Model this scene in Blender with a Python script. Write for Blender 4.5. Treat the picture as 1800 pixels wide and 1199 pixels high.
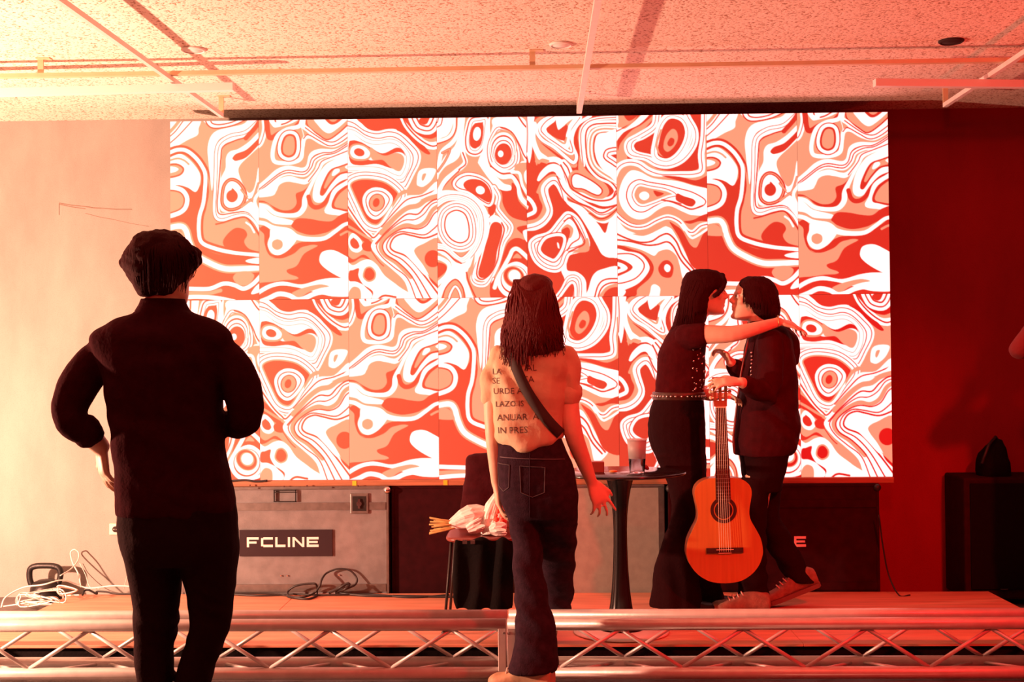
import bpy, bmesh, math, random
import numpy as np
from mathutils import Vector, Matrix, noise
from mathutils.bvhtree import BVHTree

random.seed(7)
scene = bpy.context.scene
COLL = scene.collection
for o in list(bpy.data.objects): bpy.data.objects.remove(o)

# ------------------------------------------------------------------ camera
FPX = 2200.0
CAM_H = 1.3
cam_data = bpy.data.cameras.new('camera')
cam_data.sensor_fit = 'HORIZONTAL'; cam_data.sensor_width = 36.0; cam_data.lens = FPX*36.0/1800.0
cam_data.clip_start = .05; cam_data.clip_end = 100
cam = bpy.data.objects.new('camera', cam_data); COLL.objects.link(cam)
R3 = Matrix.Rotation(math.radians(1.5), 3, 'Z') @ Matrix.Rotation(math.pi/2+math.radians(1.05), 3, 'X') @ Matrix.Rotation(-math.radians(.47), 3, 'Z')
CAM = Vector((0, 0, CAM_H))
cam.matrix_world = Matrix.Translation(CAM) @ R3.to_4x4()
scene.camera = cam

def _ray(px, py): return R3 @ Vector(((px-900)/FPX, -(py-599.5)/FPX, -1))
def P(px, py, Y):                      # point of the room seen at (px, py) standing at distance Y
    d = _ray(px, py); return CAM + d*(Y/d.y)
def G(px, py, z):                      # point seen at (px, py) lying at height z
    d = _ray(px, py); return CAM + d*((z-CAM_H)/d.z)

# ------------------------------------------------------------------ world, lights, exposure
world = bpy.data.worlds.new('dim red room'); scene.world = world; world.use_nodes = True
bg = world.node_tree.nodes['Background']; bg.inputs[0].default_value = (1, .0, .012, 1); bg.inputs[1].default_value = .34

def spot(name, loc, aim, col, watts, angle, blend=.4, size=.05):
    l = bpy.data.lights.new(name, 'SPOT'); l.color = col; l.energy = watts
    l.spot_size = math.radians(angle); l.spot_blend = blend; l.shadow_soft_size = size
    o = bpy.data.objects.new(name, l); COLL.objects.link(o); o.location = loc
    o.rotation_euler = (Vector(aim)-Vector(loc)).to_track_quat('-Z', 'Y').to_euler()
    return o
# warm flood standing on the floor, stage left, just out of frame
spot('warm_floor_flood', (-3.95, 4.6, .9), (-.6, 6.4, 2.0), (1, .47, .31), 1200, 160, .2, .05)
# red wash spots under the ceiling in front of the stage, then added red fills
spot('red_wash_spot', (2.3, 3.0, 2.6), (1.1, 6.2, .0), (1, .006, .010), 540, 62, .8, .08)
spot('red_wash_spot.001', (.1, 2.6, 2.6), (-.1, 6.2, .0), (1, .006, .010), 130, 55, .8, .08)
spot('red_wall_fill', (.9, 2.9, 2.6), (2.5, 7.05, 1.5), (1, .006, .010), 170, 42, .9, .08)  # unseen spot added to brighten the right back wall
spot('red_ceiling_fill', (3.6, 3.9, .4), (1.4, 4.6, 2.78), (1, .02, .012), 240, 80, .9, .08)  # unseen low light added to bring more red onto the ceiling

vs = scene.view_settings
vs.view_transform = 'Standard'; vs.look = 'None'; vs.gamma = 1; vs.use_curve_mapping = False; vs.exposure = 0

# ------------------------------------------------------------------ materials
def mat(name, col, rough=.6, metal=0., var=.0, vscale=8., bump=0., bscale=60., col2=None, emit=None, spec=.5, trans=0., alpha=1., stretch=(1, 1, 1)):
    m = bpy.data.materials.new(name); m.use_nodes = True
    nt = m.node_tree; b = nt.nodes['Principled BSDF']
    b.inputs['Base Color'].default_value = (*col, 1); b.inputs['Roughness'].default_value = rough
    b.inputs['Metallic'].default_value = metal; b.inputs['Specular IOR Level'].default_value = spec
    b.inputs['Transmission Weight'].default_value = trans
    if emit: b.inputs['Emission Color'].default_value = (*emit[:3], 1); b.inputs['Emission Strength'].default_value = emit[3]
    if var or bump:
        tc = nt.nodes.new('ShaderNodeTexCoord'); mp = nt.nodes.new('ShaderNodeMapping'); mp.inputs['Scale'].default_value = stretch
        nt.links.new(tc.outputs['Object'], mp.inputs[0])
    if var:
        n = nt.nodes.new('ShaderNodeTexNoise'); n.inputs['Scale'].default_value = vscale; n.inputs['Detail'].default_value = 5
        r = nt.nodes.new('ShaderNodeValToRGB'); c2 = col2 or tuple(c*(1-var) for c in col)
        r.color_ramp.elements[0].position = .35; r.color_ramp.elements[1].position = .65
        r.color_ramp.elements[0].color = (*c2, 1); r.color_ramp.elements[1].color = (*col, 1)
        nt.links.new(mp.outputs[0], n.inputs['Vector']); nt.links.new(n.outputs['Fac'], r.inputs[0]); nt.links.new(r.outputs[0], b.inputs['Base Color'])
    if bump:
        n = nt.nodes.new('ShaderNodeTexNoise'); n.inputs['Scale'].default_value = bscale; n.inputs['Detail'].default_value = 4
        k = nt.nodes.new('ShaderNodeBump'); k.inputs['Strength'].default_value = bump; k.inputs['Distance'].default_value = .01
        nt.links.new(mp.outputs[0], n.inputs['Vector']); nt.links.new(n.outputs['Fac'], k.inputs['Height']); nt.links.new(k.outputs[0], b.inputs['Normal'])
    return m

M = dict(
 floor=mat('floor concrete', (.16, .14, .13), .55, var=.3, vscale=3, bump=.2),
 deck=mat('reddish plywood', (.78, .33, .20), .5, var=.25, vscale=5, bump=.05, stretch=(.6, 5, 5)),
 skirt=mat('black cloth skirt', (.008, .006, .006), .95, bump=.3, spec=.05),
 alu=mat('brushed aluminium', (.58, .53, .50), .36, .3, var=.12, vscale=20, bump=.04),
 steel=mat('painted steel rail', (.80, .77, .72), .45, 0., var=.08, vscale=15),
 tan=mat('tan painted rail', (.74, .54, .33), .5, 0., var=.1, vscale=15),
 white=mat('white plastic', (.82, .80, .77), .45),
 cream=mat('cream plastic', (.80, .74, .55), .45),
 black=mat('black rubber', (.012, .011, .011), .55),
 blackpaint=mat('black painted board', (.030, .004, .006), .8, var=.3, vscale=20, spec=.08),
 iron=mat('black iron', (.02, .018, .017), .42, .3, bump=.15, bscale=80),
 casegrey=mat('worn grey laminate', (.20, .205, .21), .5, var=.25, vscale=14, bump=.08, bscale=150),
 casebeige=mat('pale laminate board', (.31, .30, .26), .55, var=.15, vscale=25, bump=.05, bscale=150),
 caseedge=mat('dull aluminium edge', (.24, .23, .22), .42, .8, var=.2, vscale=30),
 signdark=mat('dark sign plate', (.022, .014, .02), .35),
 signwhite=mat('white lettering', (.85, .83, .80), .5),
 chrome=mat('chrome', (.6, .6, .6), .18, 1.),
 beam=mat('raw plank', (.42, .18, .09), .6, var=.3, vscale=10, stretch=(.4, 6, 6)),
 yellow=mat('yellow tape', (.85, .55, .03), .5),
 cablew=mat('white cable', (.78, .74, .68), .5),
 cableb=mat('black cable', (.015, .013, .013), .5),
 tableblk=mat('black gloss lacquer', (.010, .009, .009), .16),
 tablebase=mat('table base rim', (.75, .7, .66), .3),
 skin=mat('skin', (.74, .50, .35), .5, var=.08, vscale=30),
 hairb=mat('dark hair', (.035, .005, .006), .75, bump=.5, bscale=40, stretch=(6, 6, .6), spec=.03),
 hairr=mat('brown wavy hair', (.10, .012, .012), .7, bump=.5, bscale=40, stretch=(6, 6, .6), spec=.2),
 shirtb=mat('black shirt cloth', (.036, .003, .006), .95, var=.2, vscale=30, bump=.25, bscale=90, spec=.03),
 trousb=mat('black trouser cloth', (.016, .004, .005), .95, bump=.25, bscale=90, spec=.05),
 denim=mat('dark denim', (.032, .014, .024), .9, var=.35, vscale=40, bump=.3, bscale=200, spec=.08),
 tee=mat('sand coloured cotton', (.58, .45, .29), .85, var=.12, vscale=16, bump=.2, bscale=60),
 teeink=mat('dark shirt print', (.10, .06, .05), .9),
 strap=mat('dark webbing strap', (.03, .016, .014), .8),
 jacket=mat('black jacket', (.045, .004, .007), .85, var=.25, vscale=22, bump=.2, bscale=70, spec=.1),
 toplady=mat('dark jersey', (.05, .004, .006), .95, var=.25, vscale=25, bump=.2, bscale=70, spec=.06),
 sneaker=mat('brown suede', (.30, .18, .12), .8, var=.3, vscale=40, bump=.2, bscale=150),
 boot=mat('tan leather', (.50, .30, .17), .6, var=.25, vscale=25, bump=.15),
 sole=mat('shoe sole', (.18, .11, .09), .7),
 lace=mat('pale lace', (.7, .55, .45), .8),
 spruce=mat('spruce guitar top', (.55, .23, .045), .35, var=.15, vscale=6, stretch=(9, 1, .5)),
 rosewood=mat('dark rosewood', (.05, .018, .012), .4, var=.3, vscale=12, stretch=(8, 1, .6)),
 mahog=mat('reddish neck wood', (.30, .085, .03), .4, var=.2, vscale=12, stretch=(8, 1, .6)),
 ivory=mat('ivory nut', (.85, .72, .5), .4),
 seat=mat('red brown seat shell', (.20, .035, .025), .35),
 paper=mat('white wrapping paper', (.85, .80, .76), .7, bump=.5, bscale=25),
 stem=mat('dry flower stems', (.55, .33, .10), .7, var=.3, vscale=40),
 petal=mat('red petals', (.75, .10, .06), .7),
 beerfoam=mat('frosted cup sleeve', (.92, .88, .86), .5, trans=.75),
 hole=mat('dark recess', (.02, .004, .004), .8),
 gold=mat('gold earring', (.8, .5, .2), .3, 1.),
 eyew=mat('eye white', (.7, .65, .6), .3), eyed=mat('dark iris', (.02, .012, .01), .2),
)
m = bpy.data.materials.new('clear plastic'); m.use_nodes = True
b = m.node_tree.nodes['Principled BSDF']; b.inputs['Base Color'].default_value = (.95, .95, .95, 1); b.inputs['Roughness'].default_value = .05
b.inputs['Transmission Weight'].default_value = 1; b.inputs['IOR'].default_value = 1.1; M['clear'] = m

def plaster(name, base, speck, sscale, amt, blot, bscale, bumpd, stretch=(1, 1, 1)):
    m = bpy.data.materials.new(name); m.use_nodes = True; nt = m.node_tree; b = nt.nodes['Principled BSDF']
    b.inputs['Roughness'].default_value = .85; b.inputs['Specular IOR Level'].default_value = .2
    tc = nt.nodes.new('ShaderNodeTexCoord'); mp = nt.nodes.new('ShaderNodeMapping'); mp.inputs['Scale'].default_value = stretch
    nt.links.new(tc.outputs['Object'], mp.inputs[0])
    n1 = nt.nodes.new('ShaderNodeTexNoise'); n1.inputs['Scale'].default_value = sscale; n1.inputs['Detail'].default_value = 3
    r1 = nt.nodes.new('ShaderNodeValToRGB'); r1.color_ramp.elements[0].position = amt-.05; r1.color_ramp.elements[1].position = amt+.05
    r1.color_ramp.elements[0].color = (*speck, 1); r1.color_ramp.elements[1].color = (1, 1, 1, 1)
    n2 = nt.nodes.new('ShaderNodeTexNoise'); n2.inputs['Scale'].default_value = bscale; n2.inputs['Detail'].default_value = 6; n2.inputs['Roughness'].default_value = .6
    r2 = nt.nodes.new('ShaderNodeValToRGB'); r2.color_ramp.elements[0].position = .3; r2.color_ramp.elements[1].position = .68
    r2.color_ramp.elements[0].color = (*blot, 1); r2.color_ramp.elements[1].color = (*base, 1)
    mx = nt.nodes.new('ShaderNodeMix'); mx.data_type = 'RGBA'; mx.blend_type = 'MULTIPLY'; mx.inputs[0].default_value = 1
    nt.links.new(tc.outputs['Object'], n1.inputs['Vector']); nt.links.new(mp.outputs[0], n2.inputs['Vector'])
    nt.links.new(n1.outputs['Fac'], r1.inputs[0]); nt.links.new(n2.outputs['Fac'], r2.inputs[0])
    nt.links.new(r2.outputs[0], mx.inputs[6]); nt.links.new(r1.outputs[0], mx.inputs[7]); nt.links.new(mx.outputs[2], b.inputs['Base Color'])
    k = nt.nodes.new('ShaderNodeBump'); k.inputs['Strength'].default_value = .5; k.inputs['Distance'].default_value = bumpd
    nt.links.new(n1.outputs['Fac'], k.inputs['Height']); nt.links.new(k.outputs[0], b.inputs['Normal'])
    return m
M['ceiling'] = plaster('sprayed ceiling plaster', (.94, .85, .74), (.46, .31, .23), 85, .41, (.87, .76, .64), 2.0, .006)
M['wallred'] = plaster('dark red wall', (.30, .014, .022), (.9, .88, .88), 160, .42, (.22, .010, .016), 1.5, .002, (1.6, 1, .7))  # same plaster as the concrete wall, in a dark red colour
M['wall'] = plaster('bare concrete wall', (.40, .375, .34), (.94, .93, .92), 160, .42, (.285, .262, .235), 1.5, .002, (1.6, 1, .7))

# LED face: glowing picture dots over a dark matt face
m = bpy.data.materials.new('led panel face'); m.use_nodes = True; nt = m.node_tree; b = nt.nodes['Principled BSDF']
b.inputs['Base Color'].default_value = (.20, .125, .075, 1); b.inputs['Roughness'].default_value = .7; b.inputs['Specular IOR Level'].default_value = .2
a = nt.nodes.new('ShaderNodeAttribute'); a.attribute_name = 'picture'
nt.links.new(a.outputs['Color'], b.inputs['Emission Color']); b.inputs['Emission Strength'].default_value = 1.0
m.cycles.emission_sampling = 'NONE'
M['led'] = m

# ------------------------------------------------------------------ helpers
def empty(name, loc=(0, 0, 0), label=None, cat=None, group=None):
    o = bpy.data.objects.new(name, None); COLL.objects.link(o); o.location = loc; o.empty_display_size = .1
    tag(o, label, cat, group); return o
def tag(o, label=None, cat=None, group=None, kind=None):
    if label: o['label'] = label
    if cat: o['category'] = cat
    if group: o['group'] = group
    if kind: o['kind'] = kind
    return o
def wm(o):
    mtx = Matrix.LocRotScale(o.location, o.rotation_euler, o.scale)
    return wm(o.parent) @ o.matrix_parent_inverse @ mtx if o.parent else mtx
def link(name, me, m=None, parent=None, smooth=False):
    o = bpy.data.objects.new(name, me); COLL.objects.link(o)
    if m is not None and not me.materials:
        me.materials.append(M[m] if isinstance(m, str) else m)
    if smooth:
        me.polygons.foreach_set('use_smooth', [True]*len(me.polygons))
    if parent is not None:
        o.parent = parent
        o.matrix_parent_inverse = wm(parent).inverted()
    return o
def bm_obj(name, bm, m, parent=None, smooth=False, bevel=0, seg=2):
    if bevel:
        bmesh.ops.bevel(bm, geom=[e for e in bm.edges if e.is_manifold and e.calc_face_angle(0) > .5], offset=bevel, segments=seg, affect='EDGES', profile=.5)
    bmesh.ops.recalc_face_normals(bm, faces=bm.faces)
    me = bpy.data.meshes.new(name); bm.to_mesh(me); bm.free()
    return link(name, me, m, parent, smooth)
def add_box(bm, lo, hi):
    lo, hi = Vector(lo), Vector(hi); c = (lo+hi)/2; s = hi-lo
    bmesh.ops.create_cube(bm, size=1, matrix=Matrix.Translation(c) @ Matrix.Diagonal((*s, 1)))
def box(name, lo, hi, m, parent=None, bevel=0, seg=2):
    bm = bmesh.new(); add_box(bm, lo, hi); return bm_obj(name, bm, m, parent, bevel=bevel, seg=seg)
def crom(pts, n, closed=False):
    pts = [np.array(p, float) for p in pts]; N = len(pts); out = []
    if N == 2 and not closed: return [pts[0], pts[1]]
    for i in range(N if closed else N-1):
        b, c = pts[i], pts[(i+1) % N]
        a = pts[i-1] if (i or closed) else 2*b-c
        d = pts[(i+2) % N] if (closed or i+2 < N) else 2*c-b
        for k in range(n):
            t = k/n; out.append(.5*((2*b)+(c-a)*t+(2*a-5*b+4*c-d)*t*t+(3*b-a-3*c+d)*t**3))
    if not closed: out.append(pts[-1])
    return out
def add_rings(bm, rings, cap=True, closed=False):
    vr = [[bm.verts.new(p) for p in r] for r in rings]
    n = len(vr[0]); K = len(vr)
    for i in range(K if closed else K-1):
        a, b = vr[i], vr[(i+1) % K]
        for j in range(n): bm.faces.new((a[j], a[(j+1) % n], b[(j+1) % n], b[j]))
    if cap and not closed:
        bm.faces.new(list(reversed(vr[0]))); bm.faces.new(vr[-1])
def add_tube(bm, pts, r, n=8, closed=False, cap=True):
    pts = [Vector(p) for p in pts]; K = len(pts); rings = []
    rr = r if isinstance(r, (list, tuple)) else [r]*K
    t0 = (pts[1]-pts[0]).normalized(); ref = Vector((0, 0, 1)) if abs(t0.z) < .9 else Vector((1, 0, 0))
    u = (ref-t0*ref.dot(t0)).normalized()
    for i in range(K):
        a = pts[i-1] if (i or closed) else pts[0]; c = pts[(i+1) % K] if (i+1 < K or closed) else pts[-1]
        t = (c-a).normalized(); u = (u-t*u.dot(t)); u = u.normalized() if u.length > 1e-6 else t.orthogonal().normalized(); v = t.cross(u)
        rings.append([pts[i]+(u*math.cos(2*math.pi*k/n)+v*math.sin(2*math.pi*k/n))*rr[i] for k in range(n)])
    add_rings(bm, rings, cap, closed)
def tube(name, pts, r, m, parent=None, n=10, closed=False, smooth=True):
    bm = bmesh.new(); add_tube(bm, pts, r, n, closed); return bm_obj(name, bm, m, parent, smooth=smooth)
def add_lathe(bm, c, prof, n=32):
    c = Vector(c)
    rings = [[c+Vector((r*math.cos(2*math.pi*k/n), r*math.sin(2*math.pi*k/n), z)) for k in range(n)] for r, z in prof]
    add_rings(bm, rings)
def lathe(name, c, prof, m, parent=None, n=32):
    bm = bmesh.new(); add_lathe(bm, c, prof, n); o = bm_obj(name, bm, m, parent, smooth=True)
    return o
def add_disc(bm, c, r, h, axis, n=20):
    axis = Vector(axis).normalized(); add_tube(bm, [Vector(c)-axis*h/2, Vector(c)+axis*h/2], r, n)
def add_poly(bm, pts, depth):                      # flat outline extruded along +Y by depth
    f = bm.faces.new([bm.verts.new(p) for p in pts])
    e = bmesh.ops.extrude_face_region(bm, geom=[f])
    bmesh.ops.translate(bm, vec=(0, depth, 0), verts=[v for v in e['geom'] if isinstance(v, bmesh.types.BMVert)])

class Vol:
    """solid built from overlapping lofts, fused into one continuous surface"""
    def __init__(s): s.bm = bmesh.new()
    def rings(s, lst, p=2.2, n=20, sub=3, cap=True):
        # lst of (centre, u vector, v vector): superelliptic cross sections
        a = crom([np.concatenate([np.array(c), np.array(u), np.array(v)]) for c, u, v in lst], sub) if sub > 1 else [np.concatenate([np.array(c), np.array(u), np.array(v)]) for c, u, v in lst]
        out = []
        for q in a:
            c, u, v = Vector(q[:3]), Vector(q[3:6]), Vector(q[6:9]); ring = []
            for k in range(n):
                t = 2*math.pi*k/n; ct, st = math.cos(t), math.sin(t)
                ring.append(c+u*math.copysign(abs(ct)**(2/p), ct)+v*math.copysign(abs(st)**(2/p), st))
            out.append(ring)
        add_rings(s.bm, out)
    def slices(s, lst, Y, p=2.3, sub=3, n=24):
        # (photo row, left, right, half depth[, dY]) -> horizontal slices of a figure standing at distance Y
        L = []
        for q in lst:
            y, l, r, d = q[:4]; yy = Y+(q[4] if len(q) > 4 else 0)
            a, b = P(l, y, yy), P(r, y, yy); L.append(((a+b)/2, (b-a)/2, Vector((0, d, 0))))
        s.rings(L, p, n, sub)
    def limb(s, pts, rad, sub=3, n=14, flat=1., side=(0, 1, 0)):
        q = crom([np.append(np.array(p), r) for p, r in zip(pts, rad)], sub)
        L = []; K = len(q); side = Vector(side)
        for i in range(K):
            t = Vector(q[min(i+1, K-1)][:3])-Vector(q[max(i-1, 0)][:3]); t.normalize()
            u = side-t*side.dot(t)
            u = u.normalized() if u.length > 1e-4 else t.orthogonal().normalized(); v = t.cross(u); r = q[i][3]
            L.append((Vector(q[i][:3]), u*r, v*r*flat))
        def endcap(e, d):
            c, u, v = L[e]; t = u.cross(v).normalized(); r = u.length
            sgn = d
            return [(c+t*sgn*r*.45, u*.86, v*.86), (c+t*sgn*r*.75, u*.5, v*.5)]
        t0 = (Vector(q[1][:3])-Vector(q[0][:3])).normalized(); t1 = (Vector(q[-1][:3])-Vector(q[-2][:3])).normalized()
        c, u, v = L[0]; r = u.length; A = [(c-t0*r*.75, u*.5, v*.5), (c-t0*r*.45, u*.86, v*.86)]
        c, u, v = L[-1]; r = u.length; B = [(c+t1*r*.45, u*.86, v*.86), (c+t1*r*.75, u*.5, v*.5)]
        s.rings(A+L+B, 2, n, 1)
    def ell(s, c, r, rot=None, sub=3):
        mt = Matrix.Translation(Vector(c)) @ (rot.to_4x4() if rot is not None else Matrix()) @ Matrix.Diagonal((*r, 1))
        bmesh.ops.create_icosphere(s.bm, subdivisions=sub, radius=1, matrix=mt)
    def finish(s, name, m, parent, vox=.008, smooth=4, wr=0, ws=9, fold=None):
        bmesh.ops.recalc_face_normals(s.bm, faces=s.bm.faces)
        me = bpy.data.meshes.new(name); s.bm.to_mesh(me); s.bm.free()
        t = bpy.data.objects.new('tmp', me); COLL.objects.link(t)
        r = t.modifiers.new('r', 'REMESH'); r.mode = 'VOXEL'; r.voxel_size = vox; r.use_smooth_shade = True
        if smooth:
            k = t.modifiers.new('s', 'SMOOTH'); k.factor = .5; k.iterations = smooth
        dg = bpy.context.evaluated_depsgraph_get()
        out = bpy.data.meshes.new_from_object(t.evaluated_get(dg)); out.name = name
        bpy.data.objects.remove(t); bpy.data.meshes.remove(me)
        if wr or fold:
            n = len(out.vertices); co = np.empty(n*3, np.float32); no = np.empty(n*3, np.float32)
            out.vertices.foreach_get('co', co); out.vertex_normals.foreach_get('vector', no)
            co = co.reshape(-1, 3); no = no.reshape(-1, 3); d = np.zeros(n, np.float32)
            for i in range(n):
                x, y, z = co[i]
                v = noise.noise((x*ws, y*ws, z*ws*1.5)) + .5*noise.noise((x*ws*2.3+5, y*ws*2.3, z*ws*3.1))
                d[i] = v*wr
                if fold: d[i] += fold(x, y, z)
            co += no*d[:, None]; out.vertices.foreach_set('co', co.ravel()); out.update()
        return link(name, out, m, parent, True)

def skull(V, c, f, up, k=1.0, mouth=0., f_only=False):
    """head volume with brow, nose, lips, chin, ears; c = centre, f = looking direction"""
    up = Vector(up).normalized(); f = Vector(f); f = (f-up*f.dot(up)).normalized(); s = up.cross(f); c = Vector(c)
    at = lambda a, b, z: c+f*a*k+s*b*k+up*z*k
    prof = [(-.118, .070, .018, .018), (-.108, .086, .0, .036), (-.088, .089, -.045, .052), (-.06, .088, -.068, .060), (-.03, .090, -.084, .066), (0, .086, -.094, .070),
            (.025, .091, -.099, .073), (.055, .090, -.1, .074), (.08, .077, -.09, .066), (.10, .052, -.068, .048), (.112, .02, -.035, .025)]
    V.rings([(at((a+b)/2, 0, z), f*(a-b)/2*k, s*w*k) for z, a, b, w in prof], 2.15, 24, 2)
    V.limb([at(.086, 0, .022), at(.098, 0, -.004), at(.108, 0, -.024)], [.008*k, .0095*k, .0125*k])      # nose
    for e in (-1, 1):
        V.ell(at(.098, e*.011, -.03), (.009*k,)*3, sub=2)                                                  # nostril wing
        V.limb([at(.088, e*.012, .022), at(.084, e*.04, .024)], [.008*k, .008*k])                          # brow
        V.limb([at(.005, e*.070, .022), at(-.012, e*.078, .012), at(-.008, e*.077, -.012), at(.004, e*.070, -.032)], [.009*k, .012*k, .011*k, .007*k], flat=.5, side=s)
        V.ell(at(.062, e*.046, -.02), (.02*k, .02*k, .02*k), sub=2)                                       # cheek
    o = .004+mouth
    V.limb([at(.082, -.022, -.055+mouth*.3), at(.096, 0, -.051+mouth*.3), at(.082, .022, -.055+mouth*.3)], [.005*k, .007*k, .005*k])
    V.limb([at(.080, -.02, -.058-o), at(.093, 0, -.062-o), at(.080, .02, -.058-o)], [.005*k, .007*k, .005*k])
    V.ell(at(.080, 0, -.102), (.018*k, .018*k, .016*k), sub=2)
    return at
def eyes(at, parent, k=1.0):
    for e in (-1, 1):
        bm = bmesh.new(); bmesh.ops.create_icosphere(bm, subdivisions=2, radius=.0125*k, matrix=Matrix.Translation(at(.0775, e*.032, .004)))
        o = bm_obj('eye', bm, 'eyew', parent, True)
        bm = bmesh.new(); bmesh.ops.create_icosphere(bm, subdivisions=2, radius=.0065*k, matrix=Matrix.Translation(at(.0865, e*.032, .004)))
        bm_obj('iris', bm, 'eyed', o, True)

def hand(V, w, d, nrm, side=1, k=1.0, curl=(.35, .4, .45, .5), spread=.1, thumb=.7, tc=.3):
    """palm + five fingers. w wrist, d towards fingers, nrm = out of the palm, side = +1 thumb on cross(d, nrm)"""
    w = Vector(w); d = Vector(d).normalized(); nrm = Vector(nrm); nrm = (nrm-d*nrm.dot(d)).normalized(); t = d.cross(nrm)*side
    V.rings([(w-d*.02*k, t*.024*k, nrm*.02*k), (w+d*.012*k, t*.028*k, nrm*.018*k), (w+d*.045*k, t*.038*k, nrm*.0165*k), (w+d*.082*k, t*.041*k, nrm*.0145*k), (w+d*.096*k, t*.036*k, nrm*.010*k)], 2.6, 16, 2)
    for i, (o, L) in enumerate(((.031, .94), (.0105, 1.05), (-.0105, 1.0), (-.030, .8))):
        base = w+d*(.086-.004*abs(i-1.2))*k+t*o*k; a = -spread*(i-1.4)*.6
        dd = (d*math.cos(a)+t*math.sin(a)).normalized(); pts = [base-dd*.02*k, base]; c = 0
        for j, ln in enumerate((.043, .027, .022)):
            c += curl[i]*(1.0 if j else .7); pts.append(pts[-1]+(dd*math.cos(c)+nrm*math.sin(c))*ln*L*k)
        V.limb(pts, [.0095*k, .0092*k, .0086*k, .0078*k, .0066*k], sub=2, n=10)
    b0 = w+d*.018*k+t*.024*k; q = (d*math.cos(thumb)+t*math.sin(thumb)).normalized(); q2 = (q*math.cos(tc)+nrm*math.sin(tc)-t*.15).normalized()
    V.limb([b0, b0+q*.036*k, b0+q*.066*k, b0+q*.066*k+q2*.028*k], [.0145*k, .0118*k, .0098*k, .008*k], sub=2, n=10)

def shoe(name, heel, d, length, m, parent, h=.075, w=.045, pitch=0., sole='sole', laces=True, collar=.0):
    heel = Vector(heel); d = Vector((d[0], d[1], 0)).normalized(); s = Vector((-d.y, d.x, 0)); up = Vector((0, 0, 1))
    rot = Matrix.Rotation(pitch, 3, s)
    at = lambda a, b, z: heel+rot @ (d*(a-length)+s*b+up*z)+d*length if pitch else heel+d*a+s*b+up*z
    V = Vol(); prof = [(.0, .6, h*.8), (.02, .8, h), (.25, .86, h*1.06+collar), (.42, .84, h*1.0+collar*.5), (.58, .92, h*.80), (.75, 1.0, h*.62), (.9, .86, h*.55), (.985, .5, h*.40)]
    V.rings([(at(length*a, 0, .012+hh/2), (at(0, w*ww, 0)-at(0, 0, 0)), (at(0, 0, hh/2)-at(0, 0, 0))) for a, ww, hh in prof], 2.7, 20, 3)
    o = V.finish(name, m, parent, .006, 3)
    bm = bmesh.new(); ring = []
    for k in range(28):
        t = 2*math.pi*k/28; a = .5-.5*math.cos(t); ww = np.interp(a, [0, .05, .25, .75, .93, 1], [.25, .75, .88, 1.04, .8, .2])
        ring.append((length*(a*1.03-.015), math.copysign(1, math.sin(t) or 1)*w*ww))
    add_rings(bm, [[at(a, b, z) for a, b in ring] for z in (0, .022)])
    bm_obj('sole', bm, sole, o)
    if laces:
        bm = bmesh.new()
        for i in range(4):
            a = .46+.075*i; z = .014+h*(.98-.085*i)+collar*.3*(1-i/4)
            add_tube(bm, [at(length*a, -w*.6, z-.012), at(length*(a+.02), 0, z+.002), at(length*a, w*.6, z-.012)], .0035, 6)
        bm_obj('laces', bm, 'lace', o, True)
    return o

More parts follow.
